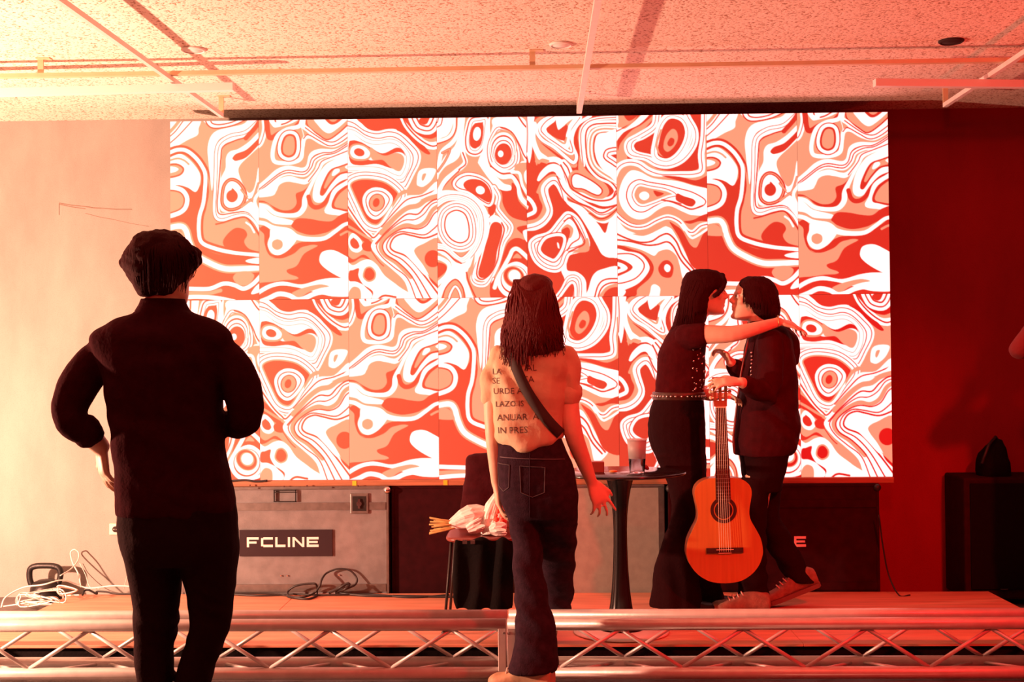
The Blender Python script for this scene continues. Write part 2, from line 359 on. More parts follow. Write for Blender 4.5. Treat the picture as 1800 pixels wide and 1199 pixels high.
# ---- graphic shown on the LED wall: six picture tiles drawn as nested flat bands (flat screen print)
W_, P_, D_ = (1., 1., 1.), (.5, .5, .5), (0., 0., 0.)      # codes: white / salmon / red
TILES = {}
TILES['a'] = ((4, 583, 22, 1180), 'P', [
 ('f','W',[(-20,0),(192,0),(190,70),(182,112),(120,142),(50,182),(-20,222)]),
 ('s',[(-10,100),(28,62),(64,18)],[(22,'P')]),
 ('s',[(-10,128),(40,84),(90,18)],[(6,'D')]),
 ('s',[(-10,172),(60,112),(150,18)],[(6,'D')]),
 ('f','W',[(232,0),(250,46),(285,68),(350,66),(430,48),(505,0)]),
 ('s',[(232,10),(250,46),(285,68),(350,66),(430,48),(505,14)],[(7,'D')]),
 ('s',[(266,10),(282,38),(330,46),(400,34),(450,14)],[(7,'D')]),
 ('v','W',[(560,0,50),(500,62,46),(400,86,44),(310,118,56),(276,190,52),(278,290,46),(278,390,26),(276,470,4)]),
 ('v','W',[(600,20,40),(540,70,40),(460,120,40),(360,150,40),(330,200,34),(322,300,30),(316,450,34),(306,590,40),(330,640,44),(420,628,44),(500,630,44),(560,660,46),(620,740,50)]),
 ('s',[(590,20),(500,96),(400,118),(330,160),(306,220),(302,330),(296,470),(290,590),(304,650),(350,664),(430,640),(500,636),(556,680),(600,760)],[(26,'D'),(16,'W')]),
 ('s',[(600,40),(520,120),(430,150),(350,190),(336,260),(328,360),(318,470),(310,570),(330,626),(430,616),(510,616),(600,690)],[(7,'D')]),
 ('f','W',[(370,260),(395,222),(450,205),(520,160),(600,90),(600,170),(540,235),(470,300),(450,345),(470,410),(500,470),(522,490),(548,470),(566,410),(580,330),(600,330),(600,440),(560,500),(545,545),(600,640),(600,720),(520,620),(430,605),(350,610),(325,570),(322,470),(338,390),(366,330)]),
 ('s',[(600,10),(560,70),(500,136)],[(30,'D')]),
 ('f','D',[(412,262),(436,236),(500,212),(560,160),(600,120),(600,160),(560,206),(500,262),(440,282),(418,276)]),
 ('f','P',[(452,348),(470,300),(540,240),(600,200),(600,330),(575,330),(560,420),(540,465),(522,480),(500,460),(470,410)]),
 ('r',[(360,520),(372,450),(404,420),(446,440),(478,500),(456,560),(400,580),(366,562)],[(30,'D'),(20,'P'),(14,'D'),(6,'W'),(-36,'D')]),
 ('s',[(470,470),(510,520),(548,546)],[(16,'D'),(8,'P')]),
 ('s',[(470,580),(510,550),(548,520),(580,430)],[(16,'D'),(8,'P')]),
 ('s',[(600,470),(556,545),(600,650)],[(20,'W')]),
 ('s',[(500,682),(530,705),(552,745)],[(9,'W')]),
 # left half
 ('f','D',[(-20,440),(130,450),(170,478),(215,420),(224,480),(212,560),(186,650),(186,760),(210,830),(300,880),(440,900),(600,910),(600,1200),(-20,1200)]),
 ('f','P',[(-20,190),(60,196),(100,205),(60,215),(-20,240)]),
 ('f','W',[(-20,262),(60,232),(120,262),(180,330),(202,385),(190,450),(166,480),(120,452),(60,434),(-20,430)]),
 ('s',[(-20,280),(50,262),(95,275),(125,300)],[(9,'P')]),
 ('s',[(-20,232),(50,206),(110,212),(170,258),(214,318),(234,375),(229,480),(218,560),(194,640),(190,740),(208,806),(280,842),(400,872),(600,894)],[(58,'D'),(38,'D'),(24,'W')]),
 ('s',[(-20,252),(50,224),(110,238),(168,292),(204,350)],[(6,'D'),]),
 ('f','P',[(244,340),(262,420),(282,520),(282,640),(300,690),(350,684),(430,660),(500,656),(552,720),(600,800),(600,880),(540,870),(500,840),(484,800),(504,760),(480,722),(430,714),(388,738),(362,786),(330,812),(286,806),(250,770),(240,700),(232,640),(244,560),(258,480)]),
 ('s',[(500,682),(530,705),(552,745)],[(9,'W')]),
 ('s',[(302,690),(350,680),(430,656),(500,650),(556,720),(600,790)],[(8,'D')]),
 ('r',[(-60,330),(0,300),(55,300),(92,330),(70,368),(0,386),(-60,380)],[(4,'D'),(-8,'P')]),
 ('f','W',[(-40,318),(20,314),(58,330),(30,350),(-40,358)]),
 ('r',[(-80,540),(-50,450),(20,440),(90,462),(124,520),(108,590),(50,630),(-40,640)],[(4,'W'),(-24,'D'),(-34,'P')]),
 ('s',[(-20,712),(70,700),(106,730),(126,800),(166,880),(250,935),(350,976),(450,980),(600,974)],[(56,'P'),(34,'W')]),
 ('f','P',[(-20,735),(60,730),(90,760),(100,800),(-20,790)]),
 ('f','D',[(218,872),(260,868),(340,895),(480,905),(600,910),(600,960),(450,948),(340,935),(270,905)]),
 ('f','W',[(494,930),(530,916),(600,910),(600,946),(530,944)]),
 ('r',[(412,1036),(440,1004),(500,996),(550,1020),(530,1066),(484,1090),(436,1074)],[(0,'P')]),
 ('s',[(-20,1100),(150,1106),(260,1106),(350,1074),(420,1084),(480,1108),(540,1080),(600,1020)],[(26,'W')]),
 ('s',[(-20,1140),(150,1134),(250,1136),(330,1118)],[(24,'P')]),
 ('s',[(-20,1170),(150,1158),(300,1166),(420,1190)],[(26,'W')]),
 ('f','W',[(530,1140),(560,1095),(600,1070),(600,1120),(560,1140)]),
])
TILES['b'] = ((5, 588, 18, 1186), 'P', [
 ('s',[(40,0),(44,80),(20,160),(-10,190)],[(34,'W'),(5,'D')]),
 ('s',[(56,10),(76,130),(150,100),(240,70),(300,10)],[(34,'D')]),
 ('f','W',[(84,0),(100,60),(140,62),(230,36),(270,0)]),
 ('s',[(110,0),(125,46),(180,40),(230,14)],[(8,'D')]),
 ('f','W',[(316,0),(312,30),(352,90),(430,150),(490,160),(540,130),(610,70),(610,0)]),
 ('f','P',[(318,0),(330,60),(400,115),(460,150),(530,110),(610,40),(610,0)]),
 ('s',[(316,10),(330,62),(400,118),(458,150),(530,108),(610,36)],[(10,'D')]),
 ('f','W',[(380,0),(400,60),(460,108),(520,80),(600,10),(600,0)]),
 ('f','D',[(440,0),(466,44),(500,52),(540,30),(560,0)]),
 ('f','P',[(460,0),(480,30),(510,30),(530,0)]),
 ('s',[(300,10),(296,56),(330,84),(380,130),(440,168),(500,172),(560,130),(610,80)],[(30,'W')]),
 ('s',[(290,20),(270,60),(190,80),(130,120),(100,200),(98,270),(130,296),(220,296),(280,270),(292,200),(306,140),(350,130),(420,170),(500,190),(560,150),(610,110)],[(26,'W')]),
 ('s',[(276,40),(300,120),(296,200)],[(3,'W')]),
 ('r',[(206,110),(244,126),(254,190),(240,244),(200,262),(160,240),(152,190),(172,130)],[(30,'D'),(22,'W'),(2,'D'),(-12,'P')]),
 ('f','P',[(300,280),(310,210),(340,180),(430,200),(350,216),(330,270),(300,310)]),
 ('s',[(-20,475),(60,410),(130,350),(200,330),(290,345),(330,320),(350,250),(400,224),(480,222),(550,190),(620,140)],[(28,'W')]),
 ('s',[(-20,500),(60,440),(140,380),(200,362),(260,372),(310,372),(350,330),(372,280),(430,250),(510,236),(620,170)],[(30,'W'),(6,'D')]),
 ('f','W',[(-20,490),(60,450),(140,400),(210,384),(280,404),(320,400),(370,350),(400,290),(480,256),(620,196),(620,240),(500,270),(420,310),(380,370),(330,430),(280,440),(200,420),(140,440),(110,500),(60,516),(-20,520)]),
 ('s',[(330,420),(392,340),(420,290),(500,258),(620,212)],[(6,'D')]),
 ('f','D',[(256,492),(320,460),(360,410),(320,520),(290,600),(200,630),(120,610),(60,560),(-20,550),(-20,534),(60,530)]),
 ('f','P',[(-20,522),(90,518),(120,480),(160,436),(230,426),(300,440),(330,436),(300,476),(248,500),(252,560),(220,600),(160,606),(100,580),(40,545),(-20,540)]),
 ('v','W',[(-20,566,22),(50,580,26),(110,625,26),(190,640,26),(260,634,30),(300,590,34),(308,530,34),(340,460,24),(400,350,16),(450,290,14),(620,235,14)]),
 ('f','W',[(-20,580),(40,590),(100,640),(220,672),(228,690),(210,700),(110,694),(50,660),(-20,640)]),
 ('f','W',[(358,500),(376,420),(420,340),(480,290),(620,250),(620,410),(560,420),(490,480),(440,540),(400,560),(366,545)]),
 ('f','D',[(404,500),(420,440),(470,350),(540,320),(620,300),(620,360),(540,380),(480,440),(440,500),(420,516)]),
 ('f','P',[(434,450),(480,360),(540,330),(620,310),(620,345),(530,370),(480,420),(444,466)]),
 ('f','W',[(484,380),(500,346),(530,340),(534,358),(500,384)]),
 ('f','W',[(570,330),(610,310),(610,350)]),
 ('s',[(330,520),(346,570),(380,590),(430,570),(480,500),(540,440),(620,410)],[(30,'D')]),
 ('f','W',[(434,620),(460,560),(490,480),(560,430),(620,420),(620,630),(500,640)]),
 ('f','D',[(482,590),(490,540),(530,480),(620,445),(620,610),(520,606)]),
 ('f','P',[(500,580),(510,540),(550,490),(620,460),(620,596),(530,596)]),
 ('f','D',[(224,690),(260,660),(340,664),(400,676),(480,680),(540,640),(620,620),(620,690),(540,710),(460,750),(350,770),(270,750),(220,720)]),
 ('f','P',[(320,610),(360,610),(430,610),(440,640),(500,650),(440,676),(380,660),(320,656)]),
 ('s',[(110,706),(200,716),(260,760),(350,780),(440,770),(500,740),(620,690)],[(20,'P')]),
 ('f','D',[(-20,690),(-20,740),(40,760),(80,900),(140,905),(200,880),(260,820),(440,800),(540,740),(620,715),(620,1090),(400,1060),(240,1060),(180,1000),(260,960),(300,900),(380,840),(320,840),(240,900),(150,918),(80,910),(50,860),(40,760)]),
 ('f','D',[(300,880),(380,838),(440,800),(540,740),(620,715),(620,1090),(400,1070),(250,1060),(190,1020),(186,996),(250,966)]),
 ('f','P',[(-20,750),(30,754),(50,860),(90,912),(150,918),(230,890),(290,846),(390,838),(300,890),(250,968),(186,994),(200,1020),(256,1042),(230,1060),(-20,1110)]),
 ('f','D',[(8,730),(30,706),(66,722),(80,760),(60,810),(70,870),(100,895),(160,888),(220,840),(290,815),(240,870),(170,914),(110,914),(64,884),(40,820),(36,760)]),
 ('v','W',[(-20,680,24),(40,690,26),(100,720,30),(200,740,30),(250,780,36),(330,796,30),(430,792,26),(500,750,24),(560,706,22),(620,690,22)]),
 ('f','W',[(60,830),(74,780),(90,720),(200,724),(250,780),(240,816),(190,870),(130,898),(84,880)]),
 ('r',[(124,794),(156,810),(156,846),(124,864),(92,846),(92,810)],[(0,'P')]),
 ('f','W',[(400,920),(420,880),(480,868),(540,890),(620,950),(620,1056),(560,1056),(470,1010),(410,960)]),
 ('s',[(540,770),(580,750),(620,745)],[(14,'P')]),
 ('f','D',[(-20,1090),(100,1070),(240,1058),(620,1070),(620,1200),(-20,1200)]),
 ('f','W',[(-20,1140),(60,1090),(160,1070),(280,1090),(400,1060),(500,1050),(620,1066),(620,1160),(500,1170),(400,1150),(260,1110),(140,1096),(60,1130),(-20,1170)]),
 ('f','D',[(-20,1170),(80,1110),(160,1098),(240,1116),(240,1132),(150,1140),(60,1180),(-20,1210)]),
 ('f','P',[(236,1134),(300,1110),(400,1090),(462,1104),(400,1116),(330,1140),(270,1172),(220,1150)]),
 ('s',[(-20,1210),(60,1180),(130,1150),(200,1160),(250,1186),(300,1180),(370,1150),(450,1140),(620,1150)],[(30,'W')]),
])
TILES['c'] = ((10, 597, 14, 1188), 'P', [
 ('f','W',[(-20,0),(620,0),(620,200),(500,200),(400,80),(470,260),(400,480),(300,440),(-20,420)]),
 ('f','D',[(86,0),(110,50),(160,88),(220,96),(280,82),(340,90),(420,150),(500,230),(548,250),(540,225),(500,180),(440,130),(380,40),(370,0)]),
 ('f','P',[(470,190),(550,250),(620,260),(620,460),(500,480),(400,480),(430,400),(490,270)]),
 ('f','D',[(354,0),(376,50),(430,124),(500,190),(552,240),(540,252),(500,230),(440,176),(400,130),(330,84),(340,0)]),
 ('s',[(372,0),(400,60),(450,120),(510,170),(570,198),(620,184)],[(38,'W'),(8,'D')]),
 ('f','D',[(392,0),(420,70),(470,120),(530,150),(620,150),(620,0)]),
 ('f','P',[(500,140),(560,150),(620,130),(620,160),(550,170)]),
 ('r',[(440,-30),(600,-30),(596,40),(560,90),(510,92),(460,60)],[(26,'W'),(6,'D'),(-4,'W'),(-22,'D'),(-34,'W'),(-50,'D')]),
 ('s',[(-20,20),(50,40),(120,90),(200,112),(280,100),(350,118),(420,180),(470,240),(470,300),(430,380),(400,440),(380,462),(330,452),(240,400),(140,386),(-20,392)],[(34,'W'),(5,'D')]),
 ('s',[(-20,50),(60,72),(130,120),(210,142),(290,130),(350,152),(410,210),(440,260),(434,320),(400,390),(372,430),(320,420),(240,380),(140,362),(-20,366)],[(28,'W'),(5,'D')]),
 ('s',[(-20,86),(50,100),(130,152),(200,170),(290,160),(350,182),(394,230),(410,270),(400,340),(364,398),(310,390),(230,350),(140,340),(-20,340)],[(28,'D'),(22,'W')]),
 ('f','D',[(20,160),(90,162),(160,200),(240,240),(330,204),(372,220),(390,260),(370,240),(330,236),(270,260),(240,260),(180,238),(130,262),(160,284),(220,280),(260,286),(340,340),(290,338),(200,310),(90,318),(24,290)]),
 ('f','P',[(160,200),(210,238),(260,256),(330,238),(376,260),(380,310),(350,360),(290,330),(240,284),(170,280)]),
 ('f','W',[(10,150),(14,96),(60,120),(94,150),(50,152)]),
 ('r',[(30,230),(50,196),(100,196),(150,230),(140,262),(90,270),(48,262)],[(18,'P'),(4,'W'),(-18,'D')]),
 ('r',[(30,440),(80,412),(160,410),(250,430),(320,480),(338,520),(280,600),(220,690),(180,704),(130,670),(80,570),(44,490)],[(58,'W'),(50,'D'),(44,'W'),(28,'D'),(22,'W'),(6,'P'),(-4,'D')]),
 ('r',[(110,550),(130,500),(180,468),(250,480),(300,530),(280,590),(220,650),(180,666),(140,630)],[(4,'W'),(-14,'D'),(-20,'W'),(-36,'D'),(-44,'P'),(-66,'D')]),
 ('f','W',[(464,440),(474,370),(510,344),(570,342),(590,360),(560,420),(510,460),(478,458)]),
 ('f','P',[(496,410),(504,380),(526,376),(518,404),(504,424)]),
 ('f','P',[(330,520),(380,480),(440,490),(360,520),(300,600)]),
 ('f','W',[(200,760),(280,650),(360,560),(400,520),(500,510),(620,440),(620,830),(560,800),(400,760),(280,840),(380,960),(420,1040),(480,1200),(620,1200),(620,1130),(560,1080),(470,960),(440,880),(300,1000),(240,960),(170,850)]),
 ('s',[(230,720),(320,620),(400,545),(500,520),(620,470)],[(7,'D')]),
 ('s',[(180,800),(270,710),(350,650),(420,620),(500,560),(620,530)],[(36,'P'),]),
 ('s',[(200,780),(300,690),(380,656),(450,660),(500,620),(560,560),(620,550)],[(8,'D')]),
 ('s',[(180,850),(190,810),(260,750),(320,710),(390,690),(470,700),(520,660),(560,600),(620,580)],[(22,'W'),]),
 ('s',[(240,960),(190,860),(220,800),(290,740),(350,716),(420,730),(500,730),(540,680),(580,620),(620,600)],[(26,'P'),(0,'P')]),
 ('s',[(420,1040),(340,980),(260,910),(226,850),(250,790),(330,750),(390,740),(450,760),(520,750),(560,700),(620,650)],[(40,'D'),(32,'P'),(14,'P')]),
 ('s',[(440,1060),(370,980),(290,930),(252,850),(280,790),(350,758),(420,770),(500,790),(560,740),(620,690)],[(28,'W'),(0,'D')]),
 ('s',[(470,1100),(400,990),(310,920),(276,850),(300,800),(350,778),(420,790),(500,806),(620,790)],[(12,'D'),(0,'D')]),
 ('f','W',[(300,840),(330,790),(370,776),(430,790),(510,806),(590,800),(600,820),(520,834),(450,860),(470,930),(535,1030),(510,1040),(440,960),(380,890),(330,866)]),
 ('f','P',[(446,870),(500,836),(620,810),(620,1120),(560,1080),(520,1030),(536,1040),(500,970),(456,910)]),
 ('f','D',[(508,910),(530,880),(580,876),(620,880),(620,990),(560,985),(520,950)]),
 ('f','D',[(540,1050),(600,1110),(620,1110),(620,1140),(560,1090)]),
 ('s',[(620,1160),(560,1110),(480,1010),(420,930)],[(18,'W')]),
 # left bottom
 ('s',[(-20,540),(30,620),(100,720),(150,770),(180,790),(230,740)],[(30,'W'),(8,'D')]),
 ('f','D',[(-20,640),(30,670),(100,740),(150,800),(120,820),(60,770),(-20,720)]),
 ('s',[(-20,700),(40,730),(120,780),(160,800)],[(16,'P')]),
 ('r',[(10,800),(40,760),(90,800),(108,850),(80,884),(40,880),(16,850)],[(0,'W'),(-24,'D')]),
 ('f','D',[(100,830),(150,810),(180,850),(160,880),(110,870)]),
 ('f','D',[(-20,880),(40,930),(110,900),(160,940),(100,920),(40,950),(-20,950)]),
 ('s',[(180,870),(230,940),(300,1000),(360,1060),(420,1200)],[(44,'D'),(30,'P')]),
 ('f','P',[(240,980),(310,1000),(380,1060),(440,1160),(460,1210),(430,1210),(350,1110),(270,1060)]),
 ('s',[(190,850),(230,930),(310,980),(380,1010),(440,1080),(500,1210)],[(14,'W'),]),
 ('f','W',[(-20,950),(40,970),(100,940),(150,934),(200,970),(250,1040),(340,1110),(430,1200),(-20,1210)]),
 ('f','D',[(14,1010),(40,1000),(80,990),(76,1040),(110,1100),(160,1150),(164,1180),(150,1200),(170,1140),(70,1080),(14,1070)]),
 ('r',[(108,1030),(124,990),(160,984),(188,1020),(180,1060),(144,1076),(114,1056)],[(26,'W'),(4,'P'),(-6,'D')]),
 ('r',[(10,1150),(40,1110),(80,1120),(92,1160),(80,1210),(10,1210)],[(0,'P')]),
 ('s',[(190,1210),(240,1170),(320,1180)],[(14,'D')]),
])
TILES['d'] = ((5, 597, 12, 1184), 'P', [
 ('f','W',[(-20,0),(110,0),(110,60),(80,120),(40,140),(-20,150)]),
 ('r',[(-60,-20),(30,-20),(34,40),(10,66),(-60,80)],[(8,'D'),(0,'W'),(-20,'D'),(-28,'W')]),
 ('s',[(126,0),(120,80),(80,140),(-20,170)],[(20,'W')]),
 ('s',[(136,0),(130,90),(90,150),(-20,190)],[(6,'D')]),
 ('s',[(160,0),(150,100),(110,170),(40,230),(20,300),(0,400)],[(26,'W')]),
 ('f','W',[(0,400),(20,330),(60,260),(120,200),(150,140),(160,240),(130,290),(60,330)]),
 ('s',[(40,240),(90,220),(60,290),(10,360)],[(18,'D'),(10,'P')]),
 ('s',[(180,0),(165,150),(180,250),(190,310),(120,370),(60,420),(10,500)],[(30,'W')]),
 ('s',[(176,240),(196,310),(150,350)],[(10,'D')]),
 ('r',[(240,30),(290,20),(336,20),(330,120),(310,200),(270,240),(220,226),(206,160),(220,80)],[(26,'W'),(16,'D'),(6,'W'),(-10,'D'),(-20,'P'),(-14,'W'),(-26,'D')]),
 ('f','D',[(240,70),(270,48),(310,52),(314,110),(296,190),(260,210),(226,196),(222,130)]),
 ('f','W',[(256,90),(276,76),(296,96),(292,140),(268,164),(248,140)]),
 # right top ring system
 ('f','W',[(360,0),(530,0),(610,80),(610,340),(540,200),(430,80),(350,160),(340,280),(370,360),(440,440),(490,460),(490,490),(430,486),(370,440),(290,330),(280,290),(330,180)]),
 ('s',[(350,60),(320,200),(300,300),(350,380),(400,440)],[(10,'W')]),
 ('f','P',[(365,0),(430,0),(380,60),(360,120)]),
 ('f','W',[(380,20),(530,0),(620,120),(620,330),(590,240),(540,150),(440,70),(390,90)]),
 ('r',[(400,110),(430,96),(480,120),(530,210),(534,300),(490,350),(430,356),(370,300),(360,200)],[(22,'D'),(16,'W'),(4,'D'),(-2,'W'),(-14,'D'),(-20,'W'),(-32,'D')]),
 ('r',[(390,230),(410,190),(440,182),(480,210),(500,260),(480,310),(430,322),(396,290)],[(6,'W'),(0,'D')]),
 ('r',[(426,230),(444,240),(444,260),(426,272),(410,260),(410,240)],[(0,'W')]),
 ('s',[(540,0),(580,60),(620,100)],[(8,'D')]),
 ('s',[(430,80),(500,110),(550,190),(580,260),(620,310)],[(10,'D')]),
 ('s',[(380,310),(420,360),(490,366),(540,360),(570,310),(620,330)],[(18,'W'),]),
 ('f','P',[(520,330),(580,310),(620,340),(620,560),(590,560),(560,480),(530,400)]),
 ('s',[(370,350),(430,400),(500,400),(530,440),(560,540),(620,600)],[(28,'W')]),
 ('s',[(360,330),(430,378),(500,380),(550,440),(580,520),(620,560)],[(10,'D')]),
 ('s',[(500,372),(550,380),(570,460),(620,540)],[(18,'W')]),
 ('f','W',[(580,390),(594,360),(620,360),(620,470),(590,440)]),
 ('f','D',[(420,480),(490,490),(500,440),(530,470),(545,560),(620,640),(620,690),(540,680),(480,650),(440,580)]),
 ('f','W',[(400,430),(440,450),(486,456),(494,476),(470,492),(420,480)]),
 ('f','P',[(390,480),(430,500),(440,590),(490,660),(560,690),(620,700),(620,740),(560,740),(530,780),(500,740),(440,680),(400,600)]),
 # eye centre
 ('f','D',[(40,490),(60,440),(130,370),(160,350),(110,430),(120,490),(90,500)]),
 ('f','P',[(44,486),(70,440),(130,380),(150,370),(100,430),(116,490)]),
 ('r',[(110,440),(140,400),(210,376),(290,396),(360,450),(380,520),(360,590),(300,570),(220,510),(140,480)],[(10,'D'),(2,'W'),(-20,'D'),(-28,'W'),(-40,'D')]),
 ('r',[(186,450),(220,424),(290,424),(340,460),(360,540),(330,560),(270,520),(200,480)],[(4,'P'),(-4,'D')]),
 ('f','W',[(258,480),(280,460),(306,470),(318,500),(290,510),(266,498)]),
 ('s',[(380,470),(410,530),(400,600),(440,660),(490,720),(480,770),(440,830),(400,960),(350,1060),(310,1100),(250,1090),(230,1040),(270,920),(310,800),(340,680),(370,640)],[(48,'P'),(38,'D'),(32,'W'),(4,'D')]),
 ('f','D',[(350,590),(390,580),(390,620),(360,660),(340,620)]),
 ('f','W',[(330,700),(370,650),(410,660),(440,690),(466,740),(440,820),(420,900),(390,990),(330,1070),(270,1070),(240,1030),(280,900),(310,790)]),
 ('s',[(430,700),(446,750),(416,850),(400,940),(360,1020),(300,1066),(262,1030),(290,900),(326,780),(350,700)],[(8,'D')]),
 ('f','D',[(360,710),(400,694),(432,720),(430,780),(400,880),(384,970),(340,1046),(290,1056),(272,1020),(300,920),(330,810)]),
 # big white egg with rings
 ('s',[(-20,520),(80,512),(180,530),(260,570),(310,640),(320,740),(290,840),(240,930),(180,990),(200,1100),(260,1210)],[(56,'W'),(0,'D')]),
 ('s',[(-20,590),(60,540),(150,536),(230,570),(280,640),(290,730),(270,820),(220,900),(160,940),(100,900),(60,860),(-20,840)],[(46,'D'),(36,'W'),(14,'D'),(8,'W')]),
 ('r',[(50,700),(70,640),(130,612),(190,640),(216,720),(210,800),(160,830),(100,810),(60,760)],[(58,'W'),(44,'D'),(38,'W'),(24,'D'),(18,'W'),(2,'D'),(-8,'W')]),
 # bottom left
 ('f','W',[(-20,880),(60,890),(120,950),(180,960),(230,900),(200,1000),(230,1120),(270,1210),(120,1210),(-20,1210)]),
 ('s',[(-20,870),(50,880),(110,930),(160,960)],[(8,'D')]),
 ('f','P',[(-20,900),(40,906),(90,950),(90,1000),(50,1060),(-20,1130)]),
 ('f','D',[(-20,960),(40,960),(66,990),(40,1030),(-20,1060)]),
 ('s',[(-20,920),(30,930),(80,970),(60,1040),(-20,1110)],[(26,'W')]),
 ('f','P',[(30,1210),(60,1110),(120,1060),(170,1110),(180,1210)]),
 ('s',[(30,1210),(56,1120),(120,1064),(170,1120),(180,1210)],[(7,'D')]),
 ('s',[(70,1210),(90,1150),(120,1110),(150,1150),(160,1210)],[(22,'D'),(12,'W')]),
 ('f','P',[(190,1040),(220,980),(250,900),(240,1000),(220,1060),(250,1110),(310,1130),(360,1080),(350,1210),(260,1210),(210,1110)]),
 ('s',[(194,1020),(212,1090),(262,1200)],[(8,'D')]),
 ('s',[(368,1150),(360,1100),(372,1060)],[(20,'D'),(10,'W')]),
 # bottom right
 ('f','D',[(440,900),(470,830),(520,800),(570,810),(620,860),(620,1210),(380,1210),(350,1110),(400,1030)]),
 ('f','D',[(530,740),(560,722),(620,730),(620,850),(580,790)]),
 ('f','W',[(570,760),(600,744),(620,744),(620,830),(590,820)]),
 ('s',[(380,1120),(400,1060),(440,990),(480,920),(500,880),(530,870),(570,900),(620,950)],[(30,'P'),(24,'W')]),
 ('f','P',[(500,930),(530,900),(560,930),(520,930)]),
 ('r',[(400,1080),(420,1020),(480,970),(540,960),(600,1000),(640,1060),(600,1160),(480,1180),(420,1140)],[(4,'W'),(-14,'D'),(-22,'W'),(-36,'P'),(-44,'D'),(-60,'P'),(-66,'W')]),
])
